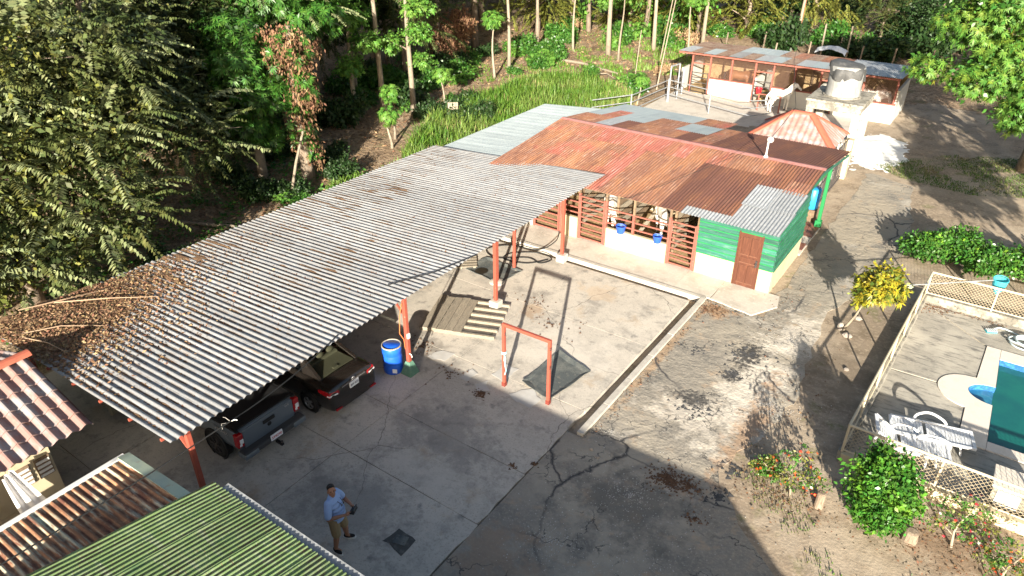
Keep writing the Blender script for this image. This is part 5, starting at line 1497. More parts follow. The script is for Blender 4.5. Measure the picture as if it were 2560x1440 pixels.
for s, e in ((shL, elL), (shR, elR)):
    limb(t, [s + Vector((0, -.03 if s.y > 0 else .03, 0)), s.lerp(e, .45), s.lerp(e, .8)], [.09, .083, .078])
blob('t_shirt', t, M['tshirt'], man, .013, 4)
q = MB()
q.ell((0, 0, .93), (.155, .195, .12), 14, 8)
for h, k in ((hipL, kL), (hipR, kR)):
    limb(q, [h + Vector((0, 0, -.02)), h.lerp(k, .5), h.lerp(k, .92)], [.125, .115, .105])
blob('shorts', q, M['shorts'], man, .014, 3)
for a, yaw in ((aL, .25), (aR, -.35)):
    m3 = Euler((0, 0, yaw)).to_matrix()
    sh = MB()
    sh.ell(a + m3 @ Vector((.05, 0, -.035)), (.135, .05, .045), 12, 7, m3)
    sh.ell(a + m3 @ Vector((-.01, 0, .0)), (.06, .05, .055), 10, 6, m3)
    so = blob('shoe', sh, M['shoe'], man, .012, 2)
    sl = MB()
    ol = [(math.cos(tt) * .145 + .05, math.sin(tt) * (.052 + .008 * math.cos(tt))) for tt in np.linspace(0, 2 * math.pi, 18, endpoint=False)]
    sl.prism([tuple((a + m3 @ Vector((x, y, 0)))[:2]) for x, y in ol], .0, .034)
    sl.build('sole', M['sole'], so)
sg = MB()
for s in (1, -1):
    sg.tube([(.13, s * .06, 1.42), (.2, s * .035, 1.33)], .006, 5)
sg.ell((.205, .035, 1.31), (.012, .03, .022)); sg.ell((.205, -.035, 1.31), (.012, .03, .022))
tag(sg.build('sunglasses', M['blacktrim'], None, (-9.05, 6.5, .014), (0, 0, R(22))), 'dark sunglasses hooked on the man\'s t-shirt collar', 'glasses')
ct = thing('drone_controller', 'black drone controller held in the man\'s hands', 'controller', (-9.05, 6.5, .014), R(22))
MB().box(.37, .48, -.1, .1, 1.155, 1.2).build('body', M['blacktrim'], ct, bevel=.012)
MB().box(.46, .475, -.08, .08, 1.2, 1.29).build('phone', M['glass'], ct)
for s in (1, -1):
    MB().tube([(.42, s * .055, 1.2), (.42, s * .055, 1.225)], .012, 8).build('stick', M['darksteel'], ct)

def horse(lb, loc, rz, coat, mane, group, neck=.35, turn=0.0, scale=1.0):
    """neck: 1 upright .. -0.6 head low ; faces local +x"""
    t = thing('horse', lb, 'horse', loc, rz, group)
    t.scale = (scale,) * 3
    b = MB()
    V = Vector
    spine = [V((-.78, 0, 1.2)), V((-.62, 0, 1.22)), V((-.3, 0, 1.14)), V((.05, 0, 1.1)), V((.4, 0, 1.14)), V((.62, 0, 1.2))]
    rr = [.14, .25, .29, .3, .28, .2]
    for p, r in zip(spine, rr):
        b.ell(p, (r * 1.05, r * .92, r * 1.04), 14, 9)
    b.tube(spine, [r * .95 for r in rr], 14)
    b.ell((.4, 0, 1.38), (.2, .08, .1)); b.ell((-.58, 0, 1.36), (.2, .17, .1))
    nd = V((math.cos(neck) * math.cos(turn), math.cos(neck) * math.sin(turn), math.sin(neck)))
    n0 = V((.58, 0, 1.27)); n1 = n0 + nd * .28; n2 = n0 + nd * .56
    limb(b, [n0, n1, n2], [.24, .185, .135])
    hp = neck - 1.45
    hd = V((math.cos(hp) * math.cos(turn), math.cos(hp) * math.sin(turn), math.sin(hp)))
    h1 = n2 + nd * .05
    limb(b, [h1, h1 + hd * .2, h1 + hd * .4, h1 + hd * .52], [.112, .098, .07, .06])
    sd = V((-math.sin(turn), math.cos(turn), 0))
    for s in (1, -1):
        e0 = h1 + sd * s * .055 - hd * .06
        b.tube([e0, e0 - hd * .07 + sd * s * .015, e0 - hd * .14], [.03, .032, .008], 6)
        fx, fy = .5, s * .15
        limb(b, [V((fx, fy, 1.05)), V((fx + .02, fy, .78)), V((fx + .02, fy, .5)), V((fx + .01, fy, .28)), V((fx + .01, fy, .12)), V((fx + .05, fy, .04))], [.13, .085, .055, .04, .042, .05])
        hx = -.62
        limb(b, [V((hx, s * .14, 1.08)), V((hx + .1, s * .16, .8)), V((hx - .12, s * .15, .52)), V((hx - .08, s * .15, .28)), V((hx - .07, s * .15, .12)), V((hx - .03, s * .15, .04))], [.2, .13, .062, .043, .044, .05])
    blob('body', b, M[coat], t, .028, 3)
    mn = MB()
    for k in range(9):
        p = n0.lerp(n2, k / 8) + V((-nd.z * .13 * math.cos(turn), -nd.z * .13 * math.sin(turn), nd.x * .13 + .02))
        mn.ell(p + sd * .05, (.07, .05, .12), 8, 6)
    mn.ell(h1 + hd * .06 + sd * .03 + V((.04, 0, .05)), (.05, .04, .09))
    blob('mane', mn, M[mane], t, .03, 1)
    tl = MB()
    limb(tl, [V((-.86, 0, 1.3)), V((-1.0, .02, 1.1)), V((-1.02, .03, .8)), V((-.98, .02, .5))], [.04, .07, .08, .04])
    blob('tail', tl, M[mane], t, .03, 1)
    for s in (1, -1):
        for x in (.53, -.65):
            MB().lathe([(.07, 0), (.055, .08)], 10, (x + .02, s * .15, 0)).build('hoof', M['hoof'], t)
    for s in (1, -1):
        MB().ell(h1 + hd * .14 + sd * s * .085 + nd * .03, (.018, .018, .018)).build('eye', M['blacktrim'], t)
    hl = MB()
    for f in (.22, .4):
        c = h1 + hd * f
        r_ = .105 if f < .3 else .08
        up_ = nd
        hl.tube([c + (sd * math.cos(a) + up_ * math.sin(a)) * r_ for a in np.linspace(0, 6.28, 14)], .01, 5, cap=False)
    hl.build('halter', M['cable'], t)
    return t
g_ = 'horses at the stables'
horse('white horse looking out over the cream stall wall', (-11.9, 24.0, .06), R(-62), 'greyhorse', 'palemane', g_, -.15, .1, .95)
horse('grey horse with white face behind the gate by the green tack room', (-9.7, 24.2, .06), R(-58), 'greyhorse', 'mane', g_, -.3, .15, .95)
horse('brown bay horse standing inside the far stable', (-15.0, 47.6, .05), R(5), 'bayhorse', 'mane', g_, .35, -.3)
horse('white horse standing outside at the far stable wall', (-11.45, 44.75, .05), R(50), 'greyhorse', 'palemane', g_, .75, -.1, .92)
horse('white horse in the right hand stall of the far stable', (-6.9, 47.3, .05), R(-8), 'greyhorse', 'palemane', g_, .1, -.4)
hy = thing('hay_heap', 'small hay heap inside the far stable gate', 'hay', (-12.9, 47.2, .05))
MB().ell((0, 0, .15), (.7, .6, .4), 12, 7).build('heap', M['hay'], hy)
# ================================================================== VEGETATION
def unit(v):
    return v / np.maximum(1e-9, np.linalg.norm(v, axis=-1, keepdims=True))

def leaves_mesh(name, B, Dr, S, Ln, Wd, droop=.0):
    """diamond leaves: base B, direction Dr, side S, length, width (arrays)"""
    n = len(B)
    Ln = np.broadcast_to(np.asarray(Ln, float), (n,))[:, None]
    Wd = np.broadcast_to(np.asarray(Wd, float), (n,))[:, None]
    tip = B + Dr * Ln; tip[:, 2] -= (droop * Ln[:, 0])
    mid = B + Dr * Ln * .45
    nrm = unit(np.cross(Dr, S))
    V = np.stack([B, mid + S * Wd * .5 + nrm * Wd * .12, tip, mid - S * Wd * .5 + nrm * Wd * .12], 1).reshape(-1, 3)
    F = np.arange(n * 4).reshape(n, 4)
    return np_mesh(name, V, F)

def rdirs(r, n):
    v = r.normal(size=(n, 3))
    return unit(v)

def sample_lobes(r, lobes, n, inner=.45):
    lobes = np.array(lobes, float)
    w = np.prod(lobes[:, 3:], axis=1) ** .75
    k = r.choice(len(lobes), n, p=w / w.sum())
    d = rdirs(r, n)
    rad = inner + (1 - inner) * r.random(n) ** .6
    bump = 1 + .18 * np.sin(d[:, 0] * 5 + k) * np.cos(d[:, 1] * 6 + 2 * k) + .12 * np.sin(d[:, 2] * 9 + k)
    P = lobes[k, :3] + d * lobes[k, 3:] * (rad * bump)[:, None]
    return P, d

def foliage(name, lobes, kind, n, seed, size=1.0, inner=.4):
    r = np.random.default_rng(seed)
    P, d = sample_lobes(r, lobes, n, inner)
    if kind == 'frond':
        m = int(13 * max(1, size))
        out = unit(d * np.array([1, 1, .35]) + r.normal(0, .35, (n, 3)) + np.array([0, 0, .1]))
        Lf = size * r.uniform(.7, 1.5, n)
        tt = np.linspace(.12, 1, m)
        sag = r.uniform(.15, .5, n)
        Bq, Dq, Sq, Lq, Wq = [], [], [], [], []
        side = unit(np.cross(out, np.array([0, 0, 1.0])) + r.normal(0, .15, (n, 3)))
        for t in tt:
            c = P + out * (Lf * t)[:, None]; c[:, 2] -= sag * Lf * t * t
            for s in (1, -1):
                dd = unit(side * s + out * .45 + np.array([0, 0, -.35]) + r.normal(0, .12, (n, 3)))
                Bq.append(c); Dq.append(dd); Sq.append(unit(out + r.normal(0, .1, (n, 3))))
                Lq.append(size ** .35 * .2 * (1.15 - .5 * abs(t - .5)) * r.uniform(.55, 1.25, n)); Wq.append(size ** .35 * .115 * np.ones(n))
        return leaves_mesh(name, np.concatenate(Bq), np.concatenate(Dq), np.concatenate(Sq), np.concatenate(Lq), np.concatenate(Wq), .15)
    if kind == 'rosette':
        m = 12
        ax = unit(d + np.array([0, 0, .5]) + r.normal(0, .25, (n, 3)))
        a = unit(np.cross(ax, rdirs(r, n))); b_ = np.cross(ax, a)
        Bq, Dq, Sq, Lq = [], [], [], []
        for k in range(m):
            t = 2 * np.pi * k / m + r.uniform(-.2, .2, n)
            dd = a * np.cos(t)[:, None] + b_ * np.sin(t)[:, None]
            el = .15 + .5 * ((k * 7) % m) / m
            dd = unit(dd + ax * el - np.array([0, 0, .35]))
            Bq.append(P); Dq.append(dd); Sq.append(unit(np.cross(dd, ax)))
            Lq.append(size * r.uniform(.22, .34, n))
        Lq = np.concatenate(Lq)
        return leaves_mesh(name, np.concatenate(Bq), np.concatenate(Dq), np.concatenate(Sq), Lq, Lq * .24, .25)
    if kind == 'clump':
        m = 9
        Bq, Dq, Sq = [], [], []
        for k in range(m):
            dd = unit(d * .6 + r.normal(0, .8, (n, 3)) + np.array([0, 0, .1]))
            Bq.append(P + r.normal(0, .09 * size, (n, 3))); Dq.append(dd); Sq.append(unit(np.cross(dd, unit(d + r.normal(0, .5, (n, 3))))))
        Lq = size * r.uniform(.1, .2, n * m)
        return leaves_mesh(name, np.concatenate(Bq), np.concatenate(Dq), np.concatenate(Sq), Lq, Lq * .6, .1)
    if kind == 'palmate':
        m = 8
        ax = unit(d * .6 + np.array([0, 0, .8]) + r.normal(0, .3, (n, 3)))
        a = unit(np.cross(ax, rdirs(r, n))); b_ = np.cross(ax, a)
        Bq, Dq, Sq, Lq = [], [], [], []
        for k in range(m):
            t = np.pi * 1.7 * (k / (m - 1) - .5)
            dd = unit(a * math.cos(t) + b_ * math.sin(t) - ax * .15)
            Bq.append(P); Dq.append(dd); Sq.append(unit(np.cross(dd, ax)))
            Lq.append(size * (.38 if k in (3, 4) else .3) * r.uniform(.85, 1.1, n))
        Lq = np.concatenate(Lq)
        return leaves_mesh(name, np.concatenate(Bq), np.concatenate(Dq), np.concatenate(Sq), Lq, Lq * .42, .22)
    if kind == 'hang':
        m = 8
        Bq, Dq, Sq = [], [], []
        for k in range(m):
            dd = unit(np.array([0, 0, -1.0]) + r.normal(0, .4, (n, 3)))
            Bq.append(P + r.normal(0, .12 * size, (n, 3))); Dq.append(dd); Sq.append(unit(np.cross(dd, rdirs(r, n))))
        Lq = size * r.uniform(.12, .24, n * m)
        return leaves_mesh(name, np.concatenate(Bq), np.concatenate(Dq), np.concatenate(Sq), Lq, Lq * .42, .0)

def skeleton(lobes, h, r0, lean=(0, 0), n=8, seed=0, twigs=2):
    """tapered trunk with limbs running into each lobe"""
    r = random.Random(seed)
    mb = MB()
    lob = sorted(lobes, key=lambda q: q[2])
    tr = [Vector((lean[0] * t * t + .08 * math.sin(t * 5 + seed), lean[1] * t * t + .08 * math.cos(t * 4 + seed), h * t)) for t in np.linspace(0, 1, 7)]
    tr[0].z = -.25
    mb.tube(tr, [r0 * (1.25 - .85 * k / 6) if k else r0 * 1.5 for k in range(7)], n)
    for q in lob:
        c = Vector(q[:3])
        t0 = max(.25, min(.9, (c.z - .35 * (abs(c.x) + abs(c.y))) / h))
        i = min(5, int(t0 * 6)); s = tr[i].lerp(tr[i + 1], t0 * 6 - i)
        mid = s.lerp(c, .5) + Vector((0, 0, .15 * (c - s).length * .3))
        rr = r0 * (1.1 - .8 * t0) * .6
        mb.tube([s, mid, c], [rr, rr * .65, rr * .3], 6)
        for k in range(twigs):
            e = c + Vector((r.uniform(-1, 1) * q[3], r.uniform(-1, 1) * q[4], r.uniform(-.7, .8) * q[5])) * .85
            mb.tube([c.lerp(mid, .3), c.lerp(e, .5), e], [rr * .35, rr * .25, .006], 5)
    return mb

def tree(name, lb, loc, lobes, h, r0, kinds, seed, bark='bark', lean=(0, 0), group=None, rz=0.0, twigs=3, scale=1.0, cat='tree'):
    """kinds: list of (kind, material, n, size)"""
    t = thing(name, lb, cat, loc, rz, group)
    t.scale = (scale,) * 3
    skeleton(lobes, h, r0, lean, 8, seed, twigs).build('trunk', M[bark], t, smooth=True)
    for i, (kd, m, n, sz) in enumerate(kinds):
        link('crown', foliage('crown', lobes, kd, n, seed * 7 + i, sz, .25 if i else .4), M[m], t)
    return t

# --- the pinnate leaved trees at the left edge
lb_l = ['feathery olive tree overhanging the leaf pile at the left edge', 'feathery olive tree with pale drooping sprays, second from the left edge', 'dense olive tree leaning over the dark hollow', 'tall olive tree behind the dark hollow', 'yellowish leafed tree at the lower left edge']
tree('olive_tree', lb_l[0], (-24.9, 7.6, 0), [(0, 0, 5.2, 3, 3, 2.6), (1.6, 1.8, 3.2, 2.2, 2.2, 1.5), (-1.5, 2, 7.5, 2.6, 2.6, 2), (2.2, -.6, 2.6, 1.8, 1.8, 1.2), (1.0, 3.0, 5.4, 2.0, 2, 1.5), (-.5, -2.5, 4, 2.2, 2, 2)], 8, .2, [('frond', 'olive', 620, 1.0), ('frond', 'palefrond', 190, 1.45), ('clump', 'yellowleaf', 800, 1.1), ('clump', 'olive', 1100, 1.35)], 1, twigs=9)
tree('olive_tree', lb_l[1], (-28.2, 13.2, 0), [(0, 0, 6, 3.2, 3.2, 2.6), (2.4, 1.2, 4.0, 2.2, 2.2, 1.5), (1.2, -2.2, 5.2, 2.4, 2.2, 1.7), (2.5, -1.0, 7.2, 2.2, 2, 1.6), (-1.8, 1, 8.5, 2.6, 2.6, 1.8)], 9, .22, [('frond', 'olive', 650, 1.0), ('frond', 'palefrond', 150, 1.5), ('clump', 'olive', 1200, 1.4)], 2, twigs=9)
tree('olive_tree', lb_l[2], (-31.2, 17.4, 0), [(.6, 0, 4.6, 2.3, 2.6, 1.9), (1.9, 1.0, 2.9, 1.7, 1.9, 1.2), (-.6, 1.6, 6.8, 2.4, 2.3, 1.8), (1.8, -1.4, 5.2, 1.9, 1.9, 1.4)], 8, .2, [('frond', 'olive', 520, .9), ('clump', 'darkleaf', 500, 1.3), ('clump', 'olive', 900, 1.35)], 3, twigs=7)
tree('olive_tree', lb_l[3], (-34, 19, 0), [(0, 0, 8, 3.4, 3.4, 2.6), (2.4, -1.5, 6, 2.4, 2.4, 1.8), (-2, 2, 9.5, 3, 3, 2), (1.5, 2.2, 6.6, 2.2, 2.2, 1.6)], 10, .25, [('frond', 'olive', 800, 1.1), ('frond', 'palefrond', 50, 1.6)], 4)
tree('olive_tree', lb_l[4], (-23.6, 3.2, 0), [(0, 0, 4.0, 2.6, 2.6, 2.2), (1.2, 1.6, 2.6, 1.8, 1.8, 1.2), (-1, 1.2, 6.0, 2.2, 2.2, 1.8)], 6, .17, [('clump', 'yellowleaf', 1500, 1.2), ('frond', 'palefrond', 150, 1.0)], 5)
# --- mango with long leaves, and the trunk hung with dry leaves
tree('mango_tree', 'deep green long-leaved mango tree at the wood edge', (-28.0, 19.3, 0), [(0, 0, 5.6, 1.7, 1.7, 1.3), (.5, .4, 4.3, 1.5, 1.5, 1.1), (.3, -.2, 3.0, 1.1, 1.1, 1.0), (-.7, .3, 6.6, 1.5, 1.5, 1.0), (.8, .5, 2.3, .7, .7, .6)], 6, .2, [('rosette', 'mango', 1500, 1.0), ('clump', 'darkleaf', 300, 1.5)], 6, bark='palebark')
tree('mango_tree', 'tall mango tree with dark foliage above the dry trunk', (-30.2, 23.0, 0), [(0, 0, 8.2, 2.6, 2.4, 1.6), (1.2, 1.0, 6.8, 1.8, 1.8, 1.2), (-1.6, -1, 7.4, 2, 2, 1.3)], 8.5, .26, [('rosette', 'mango', 1200, 1.05), ('frond', 'palefrond', 60, 1.0)], 7)
tree('dry_tree', 'old trunk hung with dry brown leaves beside the mango tree', (-26.2, 20.6, 0), [(0, 0, 2.6, .6, .6, 1.6), (.15, .2, 4.4, .8, .8, 1.3), (-.4, 0, 6.0, 1.5, 1.3, 1.0), (.3, .2, 1.4, .4, .4, .8)], 7, .24, [('hang', 'dryleaf', 520, 1.0), ('hang', 'tanleaf', 90, 1.0), ('rosette', 'mango', 240, .95)], 8)
tag(MB().tube([(-25.1, 18.5, -.2), (-24.9, 19.0, 1.6), (-24.6, 19.4, 3.0)], [.07, .06, .05], 7).build('leaning_stick', M['palebark']), 'pale bare stick leaning at the wood edge by the carport', 'stick')
tree('dry_shrub', 'dry orange brown shrub deep in the wood', (-35.5, 42.5, 0), [(0, 0, 2.2, 1.4, 1.4, 1.6), (.8, .6, 3.3, 1, 1, 1)], 3.5, .1, [('hang', 'dryleaf', 500, 1.3)], 9, cat='shrub')

# --- slender bright trees at the wood edge
sl = [((-29.2, 31.3), 12, .14, [(.4, .5, 6.2, 1.0, 1.0, .6), (-.9, .3, 7.2, 1.1, 1.1, .6), (1.0, -.2, 5.0, .9, .9, .55), (.2, .8, 3.2, .9, .7, .45), (.5, 0, 8.4, 1.3, 1.3, .8), (-.7, -.6, 4.3, .8, .8, .5)], 'forked pale trunk with bright leaf tufts at the wood edge'),
      ((-31.2, 28.6), 11, .12, [(0, 0, 5.8, 1.3, 1.2, .7), (.8, .5, 4.6, 1.1, 1.0, .6), (-.6, -.4, 6.8, 1.3, 1.2, .7), (.5, -.6, 3.4, .9, .9, .55)], 'slender tree with drooping bright leaves left of the forked trunk'),
      ((-30.8, 30.6), 12, .15, [(0, 0, 9, 1.6, 1.6, 1), (.5, 0, 7.6, 1.0, 1, .6)], 'straight grey trunk just left of the forked tree'),
      ((-33.8, 31.2), 11, .16, [(0, 0, 8, 2, 2, 1.2), (.5, .7, 5.6, 1.0, 1, .6)], 'thick shaded trunk behind the slender trees'),
      ((-36, 41.8), 12, .14, [(.6, 0, 8.5, 1.6, 1.6, .9), (-.6, .6, 7.6, 1.2, 1.2, .7)], 'grey slanting trunk in the middle of the wood'),
      ((-31.0, 43.8), 11, .11, [(.0, 0, 6.8, 1.1, 1.1, .6), (.3, .3, 8, 1.3, 1.3, .8)], 'thin white trunk beside the papaya'),
      ((-33.4, 51.2), 12, .13, [(1.6, .8, 9, 1.6, 1.6, 1.0)], 'white leaning trunk on the slope'),
      ((-27.6, 52.8), 12, .17, [(0, 0, 8.2, 1.9, 1.9, 1.1), (.4, .2, 5.6, 1.1, 1.1, .8), (-.6, .4, 4.2, 1.0, 1, .7)], 'stout tree with low bright foliage on the slope'),
      ((-25.5, 57), 12, .14, [(0, 0, 7.6, 1.8, 1.8, 1.2), (.8, .6, 4.8, 1.3, 1.3, .9)], 'leafy tree uphill of the stout tree'),
      ((-22.4, 60), 11, .14, [(0, 0, 6.6, 1.9, 1.9, 1.4), (-.8, .4, 4.0, 1.5, 1.5, 1.1)], 'leafy tree uphill behind the thin leaning pole')]
for i, ((x, y), h, r0, lobes, lb) in enumerate(sl):
    tree('slender_tree', lb, (x, y, 0), lobes, h, r0, [('palmate', 'brightleaf', 70 * len(lobes) + 60, .72), ('clump', 'brightleaf', 90 * len(lobes), 1.0)], 20 + i, bark='palebark', lean=(.6 * math.sin(i * 2.1), .5 * math.cos(i)), group='slender trees at the wood edge', twigs=2)
pp = [((-27.0, 27.3), 2.7, 'small sapling at the back corner of the carport', .8), ((-26.2, 26.2), 1.9, 'low sapling with broad leaves behind the lean-to', .8), ((-30.4, 41.2), 4.2, 'papaya with a crown of lobed leaves on the slope', 1.1), ((-30.6, 52.5), 6.5, 'tall papaya with yellowing leaves on the slope', 1.2), ((-26.0, 51.8), 5.2, 'papaya beside the stout tree', 1.1), ((-19.2, 41.3), 1.7, 'small leafy sapling at the paddock railing', .75), ((-28.4, 33.2), 2.4, 'sapling beside the wooden board', .8), ((-22, 55.5), 4.6, 'thin papaya above the bare slope', 1.0)]
for i, ((x, y), h, lb, s) in enumerate(pp):
    tree('papaya_tree', lb, (x, y, 0), [(0, 0, h, .75 * s, .75 * s, .45 * s), (0, 0, h - .35, .5 * s, .5 * s, .3)], h, .06 * s + .015, [('palmate', 'brightleaf' if i != 3 else 'limeleaf', 90, .8 * s)], 50 + i, bark='palebark', group='papayas and saplings', twigs=4)

# --- the wood behind: shared crowns and trunks
protos = []
for k in range(6):
    r = random.Random(80 + k)
    lobes = [(r.uniform(-1.6, 1.6), r.uniform(-1.6, 1.6), 6 + r.uniform(-1.5, 4), r.uniform(1.6, 2.6), r.uniform(1.6, 2.6), r.uniform(1.1, 1.9)) for _ in range(6)]
    t = thing('forest_tree', 'shaded forest tree in the dark wood behind the carport', 'tree', (0, 0, 0), 0, 'trees of the dark wood')
    skeleton(lobes, 10, .2, (.4, .3), 7, k, 1).build('trunk', M['bark'], t, smooth=True)
    link('crown', foliage('crown', lobes, 'clump' if k % 2 else 'frond', 520 if k % 2 else 330, 300 + k, 1.9 if k % 2 else 1.5), M[('olive', 'darkleaf', 'olive', 'darkleaf', 'yellowleaf', 'brightleaf')[k]], t)
    protos.append(t)
spots = []
r = random.Random(5)
while len(spots) < 74:
    x, y = r.uniform(-78, -31), r.uniform(2, 92)
    if x > -35 and y > 24 and y < 64: continue
    if y > 46 and x > -36 - (y - 46) * .0 and y < 60: continue
    if any((x - a) ** 2 + (y - b) ** 2 < 7 for a, b in spots): continue
    spots.append((x, y))
spots += [(-39, 36), (-38.5, 45), (-41, 40), (-38, 30), (-37, 25.5), (-42, 50), (-36, 61), (-33, 66), (-28, 69), (-23, 72), (-35, 27), (-36, 33), (-34.6, 36.6), (-38, 38.4), (-36.8, 47.5), (-33.5, 24.6)]
nfor = len(spots)
spots += [(-37, 57), (-33.5, 60), (-31, 63.5), (-28.5, 61.5), (-26, 65.5), (-24, 63), (-21, 66.5), (-30, 72), (-25, 76), (-20, 76), (-17, 73), (-35, 70)]
for i, (x, y) in enumerate(spots):
    kp = i % 4 if i < nfor else 4 + i % 2
    o = protos[kp] if i < 4 or i in (nfor, nfor + 1) else copy_tree(protos[kp])
    if i >= nfor: o['label'] = 'sunlit leafy tree at the top of the bare slope'; o['group'] = 'sunlit trees above the slope'
    o.location = (x, y, (max(0, (-x - 24) / 60 * 1.1) - .1) - (2.6 if i >= nfor else 0))
    o.rotation_euler.z = r.uniform(0, 6.28)
    s = r.uniform(.85, 1.3)
    o.scale = (s, s, s * r.uniform(.95, 1.2))
# understorey bushes
bp = []
for k, (kd, m, n, sz) in enumerate((('clump', 'shrub', 160, 1.2), ('palmate', 'brightleaf', 150, .5), ('clump', 'darkleaf', 190, 1.3), ('hang', 'tanleaf', 120, 1.1))):
    lobes = [(0, 0, .5, .8, .8, .5), (.5, .3, .8, .5, .5, .4), (-.4, .2, .4, .6, .5, .4)]
    t = thing('bush', ['low green bush in the wood', 'bright leafy bush in the wood', 'dark bush in the shade of the wood', 'clump of dry stalks on the slope'][k], 'bush', (0, 0, 0), 0, 'undergrowth bushes')
    skeleton(lobes, .8, .03, (0, 0), 5, k, 1).build('stem', M['bark'], t)
    link('foliage', foliage('foliage', lobes, kd, n, 400 + k, sz), M[m], t)
    bp.append(t)
bl_ = []
r = random.Random(9)
zones = [((-38, -24.5), (17, 36), 46, (0, 2, 2, 2, 1)), ((-40, -28), (34, 50), 26, (2, 0, 0, 1)), ((-36, -19), (54.5, 67), 30, (0, 1, 1, 3, 0)), ((-20, 3), (62, 92), 44, (2, 0, 2, 2)), ((-24.5, -21.6), (9, 20), 14, (2, 0)), ((-32, -20), (43, 50), 8, (0, 1, 3))]
first = set()
for (xa, xb), (ya, yb), n, kinds in zones:
    for _ in range(n):
        k = kinds[r.randrange(len(kinds))]
        x, y = r.uniform(xa, xb), r.uniform(ya, yb)
        if k in first: o = copy_tree(bp[k])
        else: o = bp[k]; first.add(k)
        zl = {-38: 'under the trees behind the carport', -40: 'in the middle of the dark wood', -36: 'uphill among the slender trees', -20: 'in the shaded field behind the far stable', -24.5: 'along the back edge of the carport', -32: 'on the bare slope by the tall grass'}[xa]
        o['label'] = ['low green bush ', 'bright broad-leaved bush ', 'dark bush ', 'clump of dry stalks '][k] + zl
        s = r.uniform(.6, 1.35) * (1.5 if y > 62 else .5 if xa == -24.5 else .75 if x > -29 and y < 36 else 1.0)
        o.location = (x, y, max(0, (-x - 24) / 60 * 1.1) - .05)
        o.rotation_euler.z = r.uniform(0, 6.28)
        o.scale = (s, s, s * r.uniform(.8, 1.3))
# bigger dark trees in the field at the top right
for i, (x, y, s) in enumerate(((-11, 72, .55), (-6.5, 70, .6), (-2, 75, .6), (-15, 82, .6), (-4, 84, .6), (-9, 92, .7), (2, 66, .6), (-19, 70, .5), (1, 58, .5))):
    o = copy_tree(protos[i % 4])
    o['label'] = 'low dark tree in the shaded field behind the far stable'; o['group'] = 'trees of the shaded field'
    o.name = 'field_tree'
    o.location = (x, y, -1.0); o.scale = (s * 1.3, s * 1.3, s); o.rotation_euler.z = i

# --- tree hanging into the right edge
tree('broadleaf_tree', 'large bright green broadleaf tree at the top right edge', (1.6, 41.5, 0), [(-1.8, -.6, 5.4, 2.2, 2.2, 1.5), (-3.9, -1.0, 6.8, 2.0, 1.8, 1.2), (-.6, -1.8, 3.9, 1.7, 1.5, 1.1), (-5.2, -1.4, 4.6, 1.0, 1.0, .6), (.0, 0, 7.6, 2.8, 2.6, 1.6), (-3.0, -1.6, 4.4, 1.5, 1.5, .9), (.8, -.6, 5.4, 2, 2, 1.4), (-2.4, -1, 8, 2.2, 2, 1.2), (-1.2, -2, 2.9, .9, .9, .6)], 7.5, .25, [('rosette', 'brightleaf', 3000, .8), ('rosette', 'limeleaf', 1100, .8), ('clump', 'shrub', 700, 1.5)], 61)
for i, (x, y, s) in enumerate(((6.2, 23.5, 1.0), (8.5, 30, 1.0), (7.4, 36, .8))):
    tree('shade_tree', 'tree standing right of the picture and shading the grass', (x, y, 0), [(0, 0, 5, 2.1, 2.1, 1.3), (1, .6, 6.2, 1.6, 1.6, 1.1), (-1.2, .4, 4.3, 1.3, 1.3, .9)], 6, .2, [('clump', 'shrub', 520, 1.7)], 70 + i, group='shade trees beyond the right edge', scale=s)

# --- garden plants on the right
ct_ = tree('croton', 'yellow leaved croton on a thin leaning stem by the pool fence', (-2.2, 21.4, 0), [(.6, .5, 1.75, .7, .7, .55), (.35, .4, 1.5, .5, .5, .4), (.85, .7, 1.5, .45, .45, .35), (.3, .35, 1.05, .22, .2, .14)], 1.3, .04, [('rosette', 'croton', 150, .72), ('clump', 'croton', 210, .95)], 62, bark='palebark', lean=(.45, .4), cat='shrub')
hb_ = tree('clipped_bush', 'rounded glossy green bush in front of the pool fence', (.3, 13.7, 0), [(-.15, 0, 1.05, .62, .62, .8), (-.2, .05, 1.6, .5, .5, .42), (-.05, -.05, .5, .52, .5, .42), (.1, -.1, 1.1, .5, .45, .6)], 1.6, .05, [('clump', 'hedge', 900, .72), ('clump', 'shrub', 420, .75)], 63, cat='shrub')
for i, (x, y, rx, hh, lb) in enumerate(((-1.0, 28.2, .75, 1.1, 'leafy shrub at the left end of the row beyond the pool'), (-.1, 28.7, .9, 1.25, 'tallest leafy shrub of the row beyond the pool'), (.9, 28.3, .85, 1.05, 'leafy shrub in the middle of the row beyond the pool'), (2.2, 28.8, .95, 1.0, 'leafy shrub at the right end of the row beyond the pool'), (3.4, 28.6, .8, 1.0, 'leafy shrub cut by the right edge'))):
    tree('garden_shrub', lb, (x, y, 0), [(0, 0, hh * .55, rx, rx * .8, hh * .38), (.3, .1, hh * .75, rx * .6, rx * .6, hh * .3)], hh * .7, .04, [('clump', 'shrub', 330, .9), ('clump', 'hedge', 90, .9)], 64 + i, group='shrub row beyond the pool', cat='shrub')
def flowering(lb, loc, s, seed, fm='orange'):
    lobes = [(0, 0, .75 * s, .5 * s, .42 * s, .5 * s), (.4 * s, .1, .55 * s, .38 * s, .3 * s, .35 * s), (-.4 * s, .1, .4 * s, .35 * s, .3 * s, .3 * s), (.1, .1, 1.2 * s, .3 * s, .28 * s, .25 * s)]
    t = tree('flowering_shrub', lb, loc, lobes, 1.1 * s, .025, [('clump', 'shrub', 52, .5), ('clump', 'yellowleaf', 40, .45)], seed, bark='palebark', twigs=7, cat='shrub')
    fl = link('blossoms', foliage('blossoms', lobes, 'rosette', 46, seed + 5, .15, .75), M[fm], t)
    return t
